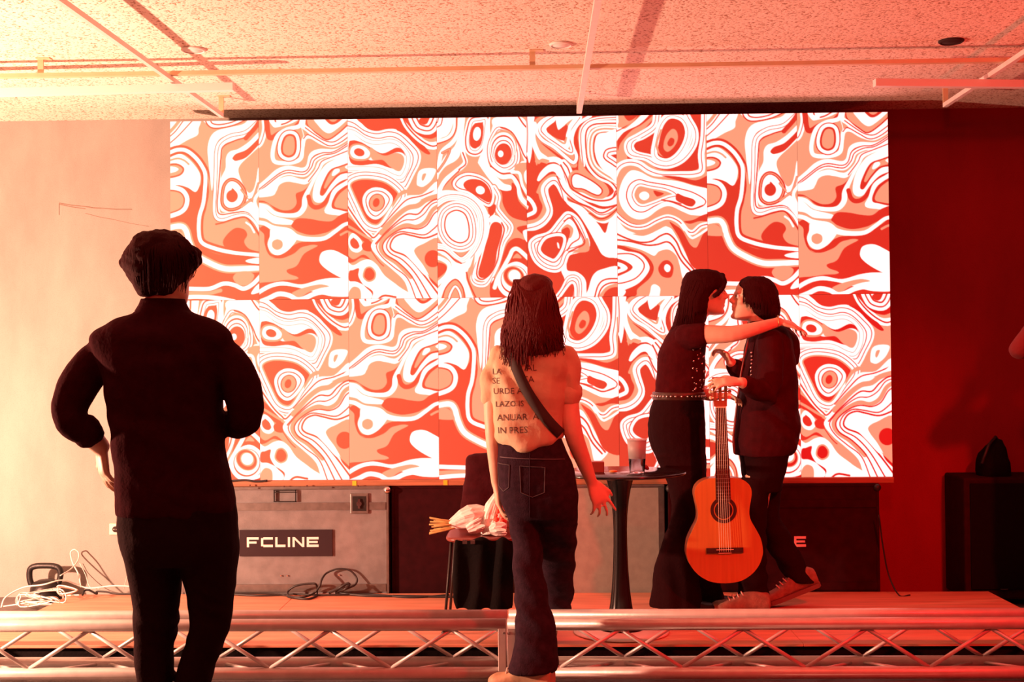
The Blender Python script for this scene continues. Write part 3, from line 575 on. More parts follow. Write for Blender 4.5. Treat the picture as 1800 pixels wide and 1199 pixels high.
TILES['e'] = ((8, 597, 10, 1180), 'D', [
 ('f','W',[(-20,0),(60,0),(40,120),(44,220),(26,310),(10,260),(-20,260)]),
 ('s',[(10,0),(16,120),(10,240)],[(5,'D')]),
 ('f','P',[(50,150),(60,40),(150,0),(380,0),(330,60),(320,240),(340,330),(300,340),(220,280),(100,180),(180,230),(280,310),(310,380),(300,420),(250,340),(150,290),(90,300),(70,320)]),
 ('s',[(200,0),(110,40),(76,100),(110,160),(190,210),(260,270),(316,312),(336,270),(310,200),(312,130),(350,60),(430,10)],[(28,'D'),(20,'W')]),
 ('s',[(210,0),(140,40),(104,94),(140,140),(210,190),(290,244),(312,230),(290,150),(300,100),(360,20)],[(30,'W'),(5,'D')]),
 ('s',[(220,10),(150,60),(130,96),(160,136),(230,170),(270,210),(280,150),(290,90),(340,20)],[(28,'W')]),
 ('s',[(150,110),(200,150),(256,186),(270,150)],[(12,'P')]),
 ('f','D',[(140,90),(200,40),(226,10),(216,80),(280,70),(268,130),(250,166),(180,136)]),
 ('f','W',[(214,0),(216,88),(236,86),(290,40),(360,0)]),
 ('s',[(60,60),(50,150),(80,240),(120,290),(200,290),(250,330),(280,410),(300,470),(370,520),(450,560),(520,580),(620,560)],[(34,'W')]),
 ('f','W',[(56,190),(100,240),(150,280),(110,290),(80,280)]),
 ('s',[(70,300),(110,300),(140,310)],[(14,'P')]),
 ('f','W',[(76,420),(100,370),(150,326),(200,320),(240,350),(260,420),(300,500),(380,560),(450,600),(520,616),(620,590),(620,630),(540,700),(480,700),(420,650),(350,590),(270,570),(230,480),(200,380),(160,370),(110,410),(90,428)]),
 ('s',[(250,310),(280,350),(300,420),(310,480),(400,540),(480,560),(560,550),(600,500),(560,440),(480,400),(420,330),(400,240),(400,120),(440,70),(520,60),(620,60)],[(40,'W'),(8,'D')]),
 ('s',[(380,330),(370,240),(366,120),(400,60),(470,30),(620,20)],[(24,'W'),(5,'D')]),
 ('f','P',[(346,150),(360,80),(352,200),(380,330),(440,400),(520,450),(548,510),(500,550),(420,530),(480,520),(500,490),(470,440),(390,400),(350,370),(350,300),(360,240)]),
 ('s',[(620,100),(500,96),(440,130),(424,220),(440,310),(490,370),(620,450)],[(44,'P'),(34,'W'),(12,'P')]),
 ('f','W',[(460,170),(480,130),(530,120),(620,120),(620,430),(540,390),(480,320),(456,240)]),
 ('r',[(514,260),(540,226),(620,220),(660,280),(620,350),(560,320),(520,290)],[(4,'D'),(-6,'W'),(-20,'D'),(-28,'W'),(-44,'D')]),
 ('r',[(306,430),(316,396),(350,392),(440,440),(496,490),(480,520),(440,510),(380,480),(320,470)],[(28,'P'),(10,'D'),(0,'W')]),
 ('s',[(250,530),(350,590),(420,640),(480,680),(540,670),(620,600)],[(40,'W'),(24,'P'),(8,'D')]),
 ('s',[(220,500),(300,560),(400,600),(480,650),(550,640),(620,590)],[(5,'D')]),
 # left
 ('s',[(80,500),(110,440),(170,396),(220,420)],[(20,'P')]),
 ('f','P',[(84,480),(120,430),(180,384),(220,410),(180,420),(130,470),(120,560),(140,620),(100,680),(-20,720),(-20,690),(70,670),(110,600),(90,540)]),
 ('s',[(250,560),(230,480),(200,430),(160,434),(124,480),(140,550),(160,620),(130,680),(70,720),(-20,740)],[(48,'W'),(5,'D')]),
 ('f','D',[(148,500),(170,462),(200,464),(240,540),(280,580),(350,640),(330,640),(270,620),(200,680),(100,780),(-20,840),(-20,760),(80,744),(150,690),(178,620)]),
 ('r',[(-60,540),(0,530),(40,560),(62,610),(40,640),(-60,660)],[(10,'W'),(-14,'D')]),
 ('f','W',[(-10,580),(16,590),(10,610),(-10,616)]),
 ('f','W',[(268,574),(300,570),(370,600),(430,660),(480,720),(520,770),(550,690),(620,640),(620,900),(560,930),(500,910),(460,840),(400,730),(340,640)]),
 # nested lower
 ('r',[(20,840),(60,790),(150,760),(220,680),(270,634),(330,660),(380,740),(412,850),(340,890),(280,910),(250,980),(200,1016),(120,1000),(50,940)],[(6,'W'),(-10,'D'),(-16,'W'),(-32,'D'),(-38,'W')]),
 ('f','P',[(400,800),(416,860),(400,890),(330,896),(300,900),(340,870)]),
 ('f','P',[(230,750),(270,710),(310,740),(300,790),(280,800),(280,760)]),
 ('f','D',[(230,756),(270,730),(290,760),(270,830),(262,790)]),
 ('r',[(90,860),(130,800),(210,780),(250,800),(236,870),(190,936),(150,930),(104,900)],[(20,'D'),(12,'W'),(-6,'D')]),
 ('f','W',[(204,830),(214,836),(218,866),(208,860)]),
 ('f','W',[(230,1010),(260,960),(270,1010),(330,1020),(380,1060),(392,1120),(370,1210),(180,1210),(220,1130),(250,1070)]),
 ('s',[(190,1180),(230,1130),(270,1060),(320,1050),(352,1090),(350,1210)],[(22,'D'),(12,'W')]),
 ('s',[(200,1210),(240,1150),(290,1090),(320,1110),(320,1210)],[(28,'D'),(16,'W')]),
 ('f','D',[(216,1210),(260,1140),(300,1100),(310,1140),(290,1210)]),
 ('f','W',[(400,1210),(410,1120),(440,1040),(500,1004),(620,1000),(620,1210)]),
 ('s',[(440,1210),(470,1110),(520,1070),(620,1066)],[(8,'D')]),
 ('s',[(460,1210),(490,1130),(540,1096),(620,1090)],[(8,'D')]),
 ('f','P',[(472,1210),(500,1140),(550,1106),(620,1104),(620,1210)]),
 ('f','D',[(510,1210),(510,1160),(560,1124),(620,1130),(620,1210)]),
])
TILES['f'] = ((12, 590, 12, 1177), 'P', [
 ('f','D',[(20,240),(40,190),(110,110),(180,70),(260,0),(200,0),(140,50),(60,110),(20,150)]),
 ('f','W',[(-20,0),(20,0),(30,60),(60,100),(120,60),(190,0),(230,0),(160,70),(60,120),(-20,200)]),
 ('s',[(-20,130),(60,90),(130,40),(170,0)],[(6,'D')]),
 ('f','P',[(24,90),(40,20),(60,0),(150,0),(110,60)]),
 ('f','D',[(66,0),(80,40),(110,44),(160,0)]),
 ('s',[(-20,40),(16,110)],[(4,'D')]),
 ('f','D',[(80,280),(300,0),(600,0),(600,200),(550,330),(520,370),(420,380),(280,360),(200,310)]),
 ('s',[(270,0),(250,80),(160,140),(90,180),(80,230),(110,270),(200,290),(270,330),(350,340),(440,300),(510,210),(520,120),(480,40),(460,0)],[(36,'W'),(4,'D')]),
 ('s',[(290,0),(270,90),(190,150),(120,180),(110,230),(150,260),(230,280),(300,310),(360,312),(430,270),(480,190),(490,110),(440,30)],[(28,'W'),(4,'D')]),
 ('s',[(170,150),(120,200),(130,240)],[(10,'W')]),
 ('f','D',[(150,210),(170,186),(230,180),(230,230),(250,260),(190,240)]),
 ('r',[(280,180),(310,80),(360,30),(430,50),(460,120),(440,200),(390,270),(330,300),(270,270)],[(34,'W'),(14,'D'),(10,'W'),(-6,'D')]),
 ('s',[(300,110),(270,200),(290,260),(330,280)],[(14,'P')]),
 ('f','D',[(290,190),(320,80),(370,40),(430,60),(450,120),(430,200),(380,264),(330,290),(286,250)]),
 ('r',[(314,220),(330,150),(370,104),(400,120),(406,170),(380,220),(340,250)],[(0,'P')]),
 ('r',[(340,190),(360,160),(384,170),(380,200),(360,216),(344,210)],[(0,'D')]),
 ('s',[(-20,440),(20,350),(80,316),(150,324),(220,370),(300,396),(420,398),(510,396),(560,370),(556,270),(574,150),(580,0)],[(42,'W'),(5,'D')]),
 ('s',[(590,150),(590,300),(580,400),(520,430)],[(16,'P')]),
 ('f','P',[(20,450),(40,370),(80,340),(150,350),(220,400),(330,412),(500,420),(560,430),(620,380),(620,480),(500,460),(400,430),(280,420),(150,380),(70,400),(30,560),(-20,620),(-20,480)]),
 ('f','D',[(300,404),(420,412),(520,436),(620,400),(620,490),(520,470),(420,440)]),
 ('f','W',[(24,520),(50,430),(100,370),(160,376),(250,420),(400,440),(500,470),(620,510),(620,650),(500,660),(440,640),(350,600),(280,620),(210,670),(150,684),(90,660),(40,600)]),
 ('r',[(70,540),(90,460),(150,424),(220,440),(330,460),(400,480),(500,510),(580,560),(570,600),(500,620),(420,590),(330,570),(260,600),(180,640),(110,620)],[(0,'D'),(-8,'W')]),
 ('r',[(100,530),(120,470),(160,446),(230,460),(330,480),(390,510),(400,540),(340,556),(250,590),(180,610),(130,590)],[(4,'W'),(-6,'D'),(-12,'W'),(-24,'P')]),
 ('f','D',[(390,560),(400,520),(440,540),(500,556),(516,580),(490,606),(440,590)]),
 ('s',[(380,500),(450,520),(530,560),(536,590),(500,614),(430,590)],[(10,'W')]),
 ('f','D',[(246,500),(280,506),(314,520),(270,538)]),
 ('r',[(188,506),(216,520),(216,544),(188,560),(160,546),(158,520)],[(0,'W')]),
 ('s',[(-20,610),(40,660),(110,710),(180,716),(260,670),(330,640),(400,660),(450,700),(500,700),(620,690)],[(36,'P')]),
 ('s',[(-20,600),(30,660),(100,710),(170,724)],[(8,'D')]),
 ('f','D',[(440,700),(500,690),(560,660),(620,650),(620,700),(540,700),(480,716)]),
 ('s',[(-20,630),(40,690),(110,730),(190,730),(270,690),(340,670),(410,700),(460,760),(500,770),(550,730),(620,716)],[(32,'W'),(6,'D')]),
 ('f','W',[(-20,660),(60,740),(120,770),(180,790),(260,760),(320,730),(350,730),(420,850),(480,970),(520,1010),(440,1080),(410,980),(390,920),(340,880),(280,890),(240,920),(160,880),(60,850),(-20,840)]),
 ('s',[(-20,760),(60,800),(150,830),(230,826),(290,790),(340,780),(390,830),(430,920),(500,1010)],[(9,'D')]),
 ('s',[(-20,810),(90,824),(200,850),(270,846),(330,830),(370,860),(420,950),(480,1020)],[(9,'D')]),
 ('f','P',[(110,776),(190,770),(260,740),(310,700),(350,706),(420,790),(400,780),(350,740),(300,730),(240,770),(170,790)]),
 ('f','D',[(348,704),(380,720),(430,760),(480,850),(520,866),(550,800),(620,740),(620,1010),(500,1000),(440,880),(400,790)]),
 ('f','P',[(440,760),(480,790),(520,800),(560,770),(530,850),(510,866),(470,830)]),
 ('s',[(430,720),(480,800),(520,796),(620,730)],[(14,'W')]),
 ('s',[(-20,850),(80,870),(160,890),(240,930)],[(22,'P')]),
 ('f','D',[(-20,870),(120,880),(200,920),(244,990),(220,1060),(140,1130),(120,1180),(-20,1200)]),
 ('f','W',[(-20,890),(80,890),(160,910),(210,970),(210,1020),(150,1090),(70,1130),(-20,1150)]),
 ('s',[(-20,906),(100,906),(170,950),(180,1000),(130,1060),(50,1090),(-20,1096)],[(7,'D')]),
 ('f','D',[(-20,940),(50,946),(110,990),(60,1030),(-20,1046)]),
 ('f','W',[(-20,960),(40,966),(76,996),(40,1020),(-20,1030)]),
 ('f','D',[(-20,980),(20,984),(30,1000),(-20,1010)]),
 ('r',[(272,1000),(300,956),(340,950),(370,990),(360,1050),(330,1062),(290,1046)],[(0,'D')]),
 ('r',[(330,974),(350,990),(346,1016),(328,1024),(312,1006),(314,984)],[(0,'W')]),
 ('f','W',[(220,1150),(230,1110),(256,1104),(284,1130),(280,1180),(300,1210),(210,1210)]),
 ('f','W',[(-20,1150),(60,1140),(40,1180),(-20,1200)]),
])

TILES['a'][2].extend([
 ('f','D',[(346,808),(376,756),(430,716),(486,726),(506,762),(486,806),(520,852),(600,876),(480,872),(380,852)]),
 ('o','D',408,510,38,40,0), ('o','W',520,520,8,8,0),
])
TILES['b'][2].extend([
 ('s',[(312,70),(380,120),(440,156),(500,164),(560,128),(620,82)],[(6,'D')]),
 ('s',[(300,140),(330,116),(400,154),(470,190),(540,170),(620,112)],[(6,'D')]),
 ('s',[(320,200),(360,172),(430,198),(500,206),(560,180),(620,140)],[(12,'P')]),
 ('s',[(-20,488),(60,425),(140,366),(200,346),(290,358),(330,335),(356,268),(420,236),(500,228),(620,156)],[(6,'D')]),
 ('f','W',[(84,6),(100,56),(140,58),(150,40),(110,30)]),
])
TILES['c'][2].extend([
 ('f','W',[(160,850),(200,790),(300,690),(380,600),(440,560),(520,540),(620,480),(620,800),(560,806),(480,860),(500,960),(620,1120),(620,1210),(440,1210),(380,1080),(300,1000),(220,930)]),
 ('s',[(230,760),(320,660),(400,600),(470,585),(530,545),(620,520)],[(34,'P')]),
 ('s',[(190,830),(250,765),(330,690),(400,640),(470,640),(520,590),(570,552),(620,540)],[(8,'D')]),
 ('s',[(460,1210),(400,1060),(310,985),(230,915),(196,850),(226,800),(300,730),(380,680),(450,676),(510,640),(560,578),(620,556)],[(6,'D')]),
 ('s',[(420,1050),(330,960),(250,905),(222,850),(248,798),(320,742),(390,712),(460,722),(520,690),(566,616),(620,580)],[(28,'P')]),
 ('s',[(510,1210),(430,1050),(340,955),(262,905),(236,850),(262,800),(330,750),(396,730),(470,738),(530,710),(576,640),(620,610)],[(7,'D')]),
 ('s',[(560,1210),(460,1040),(370,940),(290,895),(262,848),(290,790),(350,755),(420,762),(510,776),(570,740),(620,690)],[(7,'D')]),
 ('s',[(620,1190),(500,1030),(400,920),(310,880),(286,845),(312,792),(368,768),(430,780),(520,796),(620,760)],[(9,'D')]),
 ('f','W',[(302,840),(330,796),(370,780),(430,792),(510,806),(590,800),(600,820),(520,834),(450,860),(470,930),(540,1030),(510,1036),(440,960),(380,900),(330,872)]),
 ('f','P',[(446,870),(500,836),(620,812),(620,1120),(560,1080),(528,1030),(538,1036),(500,970),(456,910)]),
 ('o','D',566,932,54,56,0), ('f','D',[(540,1050),(600,1104),(620,1104),(620,1140),(560,1090)]),
 ('r',[(120,550),(140,500),(190,478),(250,490),(290,536),(270,590),(220,646),(180,656),(140,620)],[(14,'W'),(-4,'D'),(-12,'W')]),
 ('o','D',200,562,54,60,.3), ('o','P',200,562,46,54,.3), ('o','D',196,562,22,30,.3),
 ('o','W',92,230,64,42,.35), ('o','D',86,232,36,26,.3),
 ('o','D',50,828,26,36,-.5), ('o','D',510,34,30,22,.3),
])
TILES['d'][2].extend([
 ('o','P',445,205,90,110,.1),('o','W',442,215,86,104,.1),('o','D',442,222,78,94,.1),('o','W',443,228,73,88,.1),('o','D',443,238,64,78,.1),('o','W',443,242,59,74,.1),('o','D',444,252,56,70,.1),('o','W',427,251,18,21,0),
 ('o','W',510,1072,108,108,.5),('o','D',510,1070,90,92,.5),('o','W',510,1066,84,84,.6),('o','P',508,1052,76,66,.7),('o','D',508,1052,70,60,.7),('o','P',512,1048,50,44,.7),('o','W',512,1046,40,38,.7),
 ('o','W',270,118,24,44,.15),
 ('r',[(120,446),(150,404),(210,384),(290,402),(352,450),(372,520),(352,580),(300,560),(220,500),(150,478)],[(12,'W'),(-2,'D'),(-10,'W')]),
 ('f','D',[(178,450),(196,424),(240,412),(300,424),(346,468),(366,540),(340,566),(270,526),(200,484)]),
 ('o','W',290,486,30,26,.4),
])
TILES['e'][2].extend([
 ('s',[(232,326),(268,400),(302,478),(380,528),(470,560),(560,552),(590,500)],[(8,'D')]),
 ('s',[(206,400),(250,490),(330,562),(420,602),(500,640),(610,584)],[(8,'D')]),
 ('s',[(420,640),(480,676),(540,664),(620,596)],[(22,'P'),(8,'D')]),
 ('f','D',[(138,92),(180,62),(214,22),(214,96),(250,86),(272,60),(268,130),(252,168),(180,138)]),
 ('f','W',[(214,0),(214,90),(238,84),(290,40),(360,0)]),
 ('s',[(300,660),(348,740),(384,830),(330,866),(280,890)],[(8,'D')]),
 ('s',[(250,690),(300,670),(340,740),(350,800),(300,836),(270,880)],[(7,'D')]),
 ('s',[(88,310),(110,290),(150,300)],[(16,'P')]),
])
TILES['f'][2].extend([
 ('o','W',188,532,30,27,0),
 ('f','D',[(396,540),(402,520),(440,536),(496,556),(516,580),(490,604),(440,590)]),
 ('s',[(300,560),(360,572),(430,600),(490,622),(560,600)],[(8,'D')]),
])

def _curve(pts, closed, n=5):
    pts = [np.array(p, float) for p in pts]
    N = len(pts); out = []
    segs = N if closed else N - 1
    for i in range(segs):
        if closed:
            a, b, c, d = pts[i-1], pts[i], pts[(i+1) % N], pts[(i+2) % N]
        else:
            b, c = pts[i], pts[i+1]
            a = pts[i-1] if i else 2*b - c
            d = pts[i+2] if i+2 < N else 2*c - b
        for k in range(n):
            t = k/n
            out.append(.5*((2*b) + (c-a)*t + (2*a-5*b+4*c-d)*t*t + (3*b-a-3*c+d)*t**3))
    if not closed: out.append(pts[-1])
    return np.array(out)

def tile_pixels(key, NX, NY):
    (x0, x1, y0, y1), base, ops = TILES[key]
    COL = {'W': 1.0, 'P': .5, 'D': 0.0}
    # three-plane mix (weights of white / pink / red)
    xs = np.linspace(x0, x1, NX); ys = np.linspace(y0, y1, NY)
    X, Y = np.meshgrid(xs, ys)
    img = np.zeros((NY, NX, 3)); CI = {'W': 0, 'P': 1, 'D': 2}
    img[..., CI[base]] = 1
    aa = 2.4
    def blend(mask_d, c, sl):
        a = np.clip(.5 - mask_d/(2*aa), 0, 1)[..., None]
        col = np.zeros(3); col[CI[c]] = 1
        img[sl] = img[sl]*(1-a) + col*a
    def sub(pts, pad):
        ix0 = np.searchsorted(xs, pts[:, 0].min()-pad); ix1 = np.searchsorted(xs, pts[:, 0].max()+pad)
        iy0 = np.searchsorted(ys, pts[:, 1].min()-pad); iy1 = np.searchsorted(ys, pts[:, 1].max()+pad)
        return (slice(iy0, iy1), slice(ix0, ix1))
    def dist(pts, closed, sl, wid=None):
        px, py = X[sl], Y[sl]
        best = np.full(px.shape, 1e9); inside = np.zeros(px.shape, bool)
        N = len(pts)
        for i in range(N if closed else N-1):
            ax, ay = pts[i][:2]; bx, by = pts[(i+1) % N][:2]
            dx, dy = bx-ax, by-ay; L = dx*dx+dy*dy+1e-9
            t = np.clip(((px-ax)*dx+(py-ay)*dy)/L, 0, 1)
            d = np.hypot(px-ax-t*dx, py-ay-t*dy)
            if wid is not None: d = d - .5*(wid[i]*(1-t)+wid[(i+1) % N]*t)
            best = np.minimum(best, d)
            if closed:
                if abs(dy) > 1e-9:
                    c = ((ay > py) != (by > py)) & (px < dx*(py-ay)/dy+ax)
                    inside ^= c
        if closed: best = np.where(inside, -best, best)
        return best
    for op in ops:
        if op[0] == 'f':
            p = _curve(op[2], True); sl = sub(p, 6)
            if X[sl].size: blend(dist(p, True, sl), op[1], sl)
        elif op[0] == 's':
            p = _curve(op[1], False); sl = sub(p, op[2][0][0]/2+6)
            if X[sl].size:
                d = dist(p, False, sl)
                for w, c in op[2]:
                    if w > 0: blend(d-w/2*(1.35 if w < 10 else 1), c, sl)
        elif op[0] == 'v':
            p = _curve(op[2], False); sl = sub(p, 70)
            if X[sl].size: blend(dist(p, False, sl, p[:, 2]), op[1], sl)
        elif op[0] == 'o':
            _, c, cx, cy, rx, ry, ro = op; t = np.linspace(0, 2*np.pi, 40)[:-1]
            p = np.stack([cx+rx*np.cos(t)*np.cos(ro)-ry*np.sin(t)*np.sin(ro), cy+rx*np.cos(t)*np.sin(ro)+ry*np.sin(t)*np.cos(ro)], 1); sl = sub(p, 6)
            if X[sl].size: blend(dist(p, True, sl), c, sl)
        elif op[0] == 'r':
            p = _curve(op[1], True); sl = sub(p, op[2][0][0]+6)
            if X[sl].size:
                d = dist(p, True, sl)
                for o, c in op[2]: blend(d-o, c, sl)
    return img

# ================================================================== SETTING
WALL_Y, CEIL_Z = 7.05, 2.7105
o = box('floor', (-6, -1, -.1), (6, WALL_Y+.2, 0), 'floor'); tag(o, kind='structure', label='dark concrete floor in front of the stage')
o = box('ceiling', (-6, -1, CEIL_Z), (6, WALL_Y+.2, CEIL_Z+.1), 'ceiling'); tag(o, kind='structure', label='speckled sprayed plaster ceiling')
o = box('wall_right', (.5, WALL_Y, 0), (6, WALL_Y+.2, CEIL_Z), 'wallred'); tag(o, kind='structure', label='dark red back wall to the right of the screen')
o = box('wall_back', (-6, WALL_Y, 0), (.5, WALL_Y+.2, CEIL_Z), 'wall'); tag(o, kind='structure', label='bare concrete back wall')
bmx = bmesh.new()     # scuffs in the plaster left of the screen
for a, b_, r in (((104, 357), (150, 363), .0025), ((104, 359), (150, 367), .002), ((150, 363), (178, 366), .003), ((178, 366), (232, 368), .0022), ((104, 357), (104, 378), .002), ((150, 375), (200, 386), .0014), ((200, 386), (262, 398), .001)):
    add_tube(bmx, [P(*a, WALL_Y-.0005), P((a[0]+b_[0])/2, (a[1]+b_[1])/2+1, WALL_Y-.0005), P(*b_, WALL_Y-.0005)], r, 6)
bm_obj('wall_scuff', bmx, mat('scuff', (.24, .18, .14), .9), bpy.data.objects['wall_back'])

# ceiling rails, hangers, battens
RZ = CEIL_Z-.098
def rail(name, a, b_, w, h, m, label, hang, cat='rail', group=None):
    a, b_ = Vector(a), Vector(b_); root = empty(name, (a+b_)/2, label, cat, group)
    d = (b_-a).normalized(); s = Vector((-d.y, d.x, 0))
    bm = bmesh.new(); add_rings(bm, [[p+s*sx*w/2+Vector((0, 0, sz*h/2)) for sx, sz in ((-1, -1), (1, -1), (1, 1), (-1, 1))] for p in (a, b_)])
    bm_obj('profile', bm, m, root, bevel=min(w, h)*.15)
    for t, mm in hang:
        p = a+d*t; bm = bmesh.new(); add_box(bm, p+Vector((-.013, -.004, h/2)), Vector((p.x+.013, p.y+.004, CEIL_Z)))
        hg = bm_obj('hanger', bm, mm, root)
        bm = bmesh.new(); add_box(bm, (p.x-.013, p.y-.03, CEIL_Z-.005), (p.x+.05, p.y+.01, CEIL_Z-.0005)); bm_obj('bracket_foot', bm, mm, hg)
    return root
rz = RZ
def gx(px, py, z=RZ): return G(px, py, z)
e1, e2, e3 = gx(390, 203), gx(1018, 196), gx(1661, 185)
rail('ceiling_rail', (e1.x-.06, 3.4, rz), e1, .02, .022, 'steel', 'diagonal looking ceiling rail above the man in the black shirt', [((e1-Vector((e1.x-.06, 3.4, rz))).length-.01, 'tan'), (.5, 'tan')], group='rails running towards the screen')
rail('ceiling_rail', (e2.x+.02, 3.4, rz), e2, .026, .022, 'steel', 'straight white ceiling rail above the middle of the screen', [((e2-Vector((e2.x+.02, 3.4, rz))).length-.01, 'steel')], group='rails running towards the screen')
rail('ceiling_rail', (e3.x-.02, 3.4, rz), e3, .022, .022, 'steel', 'pinkish ceiling rail at the right above the dark wall', [((e3-Vector((e3.x-.02, 3.4, rz))).length-.01, 'tan')], group='rails running towards the screen')
cz = RZ+.021
c0, c1 = G(0, 134, cz), G(1700, 107, cz); dd = (c1-c0); a_ = c0-dd*.3; b_ = c1+dd*.25; Lc = (b_-a_).length
h1, h2 = G(70, 132, cz), G(936, 121, cz)
rail('cross_rail', a_, b_, .03, .018, 'tan', 'long tan cross rail running the width of the ceiling', [((h1-a_).length, 'tan'), ((h2-a_).length, 'tan')])
bz = CEIL_Z-.135
b0, b1 = G(0, 163, bz), G(411, 153, bz); b2, b3 = G(1537, 146, bz), G(1800, 148, bz)
rail('batten', b0-(b1-b0)*1.2, b1, .04, .034, 'white', 'bright white batten hanging at the upper left', [(.4, 'white'), (1.2, 'white')], 'batten', 'unlit battens under the ceiling')
rail('batten', b2, b3+(b3-b2)*1.5, .04, .034, 'white', 'pinkish batten hanging at the upper right', [(.9, 'white'), (1.5, 'white')], 'batten', 'unlit battens under the ceiling')
for px, py, r, m_, lb in ((986, 77, .052, 'white', 'round white ceiling cover plate beside the middle rail'), (1672, 71, .055, 'hole', 'dark round ceiling opening at the upper right'), (340, 86, .055, 'white', 'round ceiling cover plate crossed by a rail shadow at the left')):
    c = G(px, py, CEIL_Z); root = empty('ceiling_fitting', c, lb, 'ceiling fitting', 'round fittings in the ceiling')
    lathe('rim', c, [(r*.8, 0), (r, -.001), (r, -.006), (r*.86, -.012), (r*.8, -.010), (r*.8, 0)], m_ if m_ == 'hole' else 'white', root)
    lathe('plate', c, [(.001, -.0005), (r*.82, -.0005), (r*.8, -.008), (.001, -.010)], m_, root)

# ------------------------------------------------------------------ stage deck
DZ = .085
YF, YB, XL, XR = 5.44, 6.66, -2.55, 2.32
deck = empty('stage_platform', (0, 6, 0), 'low reddish plywood stage platform behind the truss', 'stage')
xs_ = [XL+(XR-XL)*i/4 for i in range(5)]
for i in range(4):
    box('deck_board', (xs_[i]+.0005, YF, DZ-.012), (xs_[i+1]-.0005, YB, DZ), 'deck', deck, bevel=.002, seg=1)
box('skirt', (XL+.01, YF+.02, .0), (XR-.01, YB-.02, DZ-.0125), 'skirt', deck)

# ------------------------------------------------------------------ truss in front of the stage
TF, TR, TB, TT, TRAD = 5.14, 5.325, .036, .234, .025
def truss(x0, x1, front0, rear0, label):
    root = empty('truss', ((x0+x1)/2, TF, 0), label, 'truss', 'aluminium trusses lying along the stage front')
    mc = None
    for y in (TF, TR):
        for z in (TB, TT):
            tube('chord', [(x0, y, z), (x1, y, z)], TRAD, 'alu', root, 20)
    def zig(y, ph, top, bot, r):
        k0 = int((x0-ph)/.25)-2
        for k in range(k0, k0+80):
            xa, xb = ph+k*.25, ph+(k+1)*.25
            if xb < x0+.02 or xa > x1-.02: continue
            za, zb = (bot, top) if k % 2 == 0 else (top, bot)
            ca, cb = max(xa, x0+.03), min(xb, x1-.03)
            f = lambda x: za+(zb-za)*(x-xa)/(xb-xa)
            tube('brace', [(ca, y, f(ca)), (cb, y, f(cb))], r, 'alu', root, 8)
    zig(TF, front0, TT-.02, TB+.02, .0085); zig(TR, rear0, TT-.02, TB+.02, .0085)
    for (ya, yb_) in ((TF, TR),):      # lacing across the bottom
        for z in (TB,):
            k0 = int((x0-front0)/.25)-2
            for k in range(k0, k0+80):
                xa, xb = front0+k*.25, front0+(k+1)*.25
                if xa < x0+.03 or xb > x1-.03: continue
                p, q = ((xa, ya, z), (xb, yb_, z)) if k % 2 == 0 else ((xa, yb_, z), (xb, ya, z))
                tube('bottom_brace', [p, q], .007, 'alu', root, 6)
    for xe, s in ((x0, 1), (x1, -1)):
        for y in (TF, TR):
            bm = bmesh.new(); a, b = sorted((xe, xe+s*.032)); add_box(bm, (a, y-.022, TB-.02), (b, y+.01, TT-.012)); ep = bm_obj('end_post', bm, 'alu', root, bevel=.002, seg=1)
            if y == TF:
                pass
                for z in (TB+.0, TT-.03):
                    bm = bmesh.new(); add_disc(bm, ((a+b)/2-s*.008, y-.0235, z), .0045, .004, (0, 1, 0), 10); bm_obj('bolt', bm, 'chrome', ep)

xj = P(891, 1140, TF).x
fv = P(474, 1173, TF).x; rv = P(590, 1161, TR).x
truss(-3.6, xj-.003, fv, rv, 'aluminium truss section in front of the left half of the stage')
fv2 = P(1199, 1173, TF).x; rv2 = P(1306, 1162, TR).x
truss(xj+.003, 3.4, fv2, rv2, 'aluminium truss section in front of the right half of the stage')

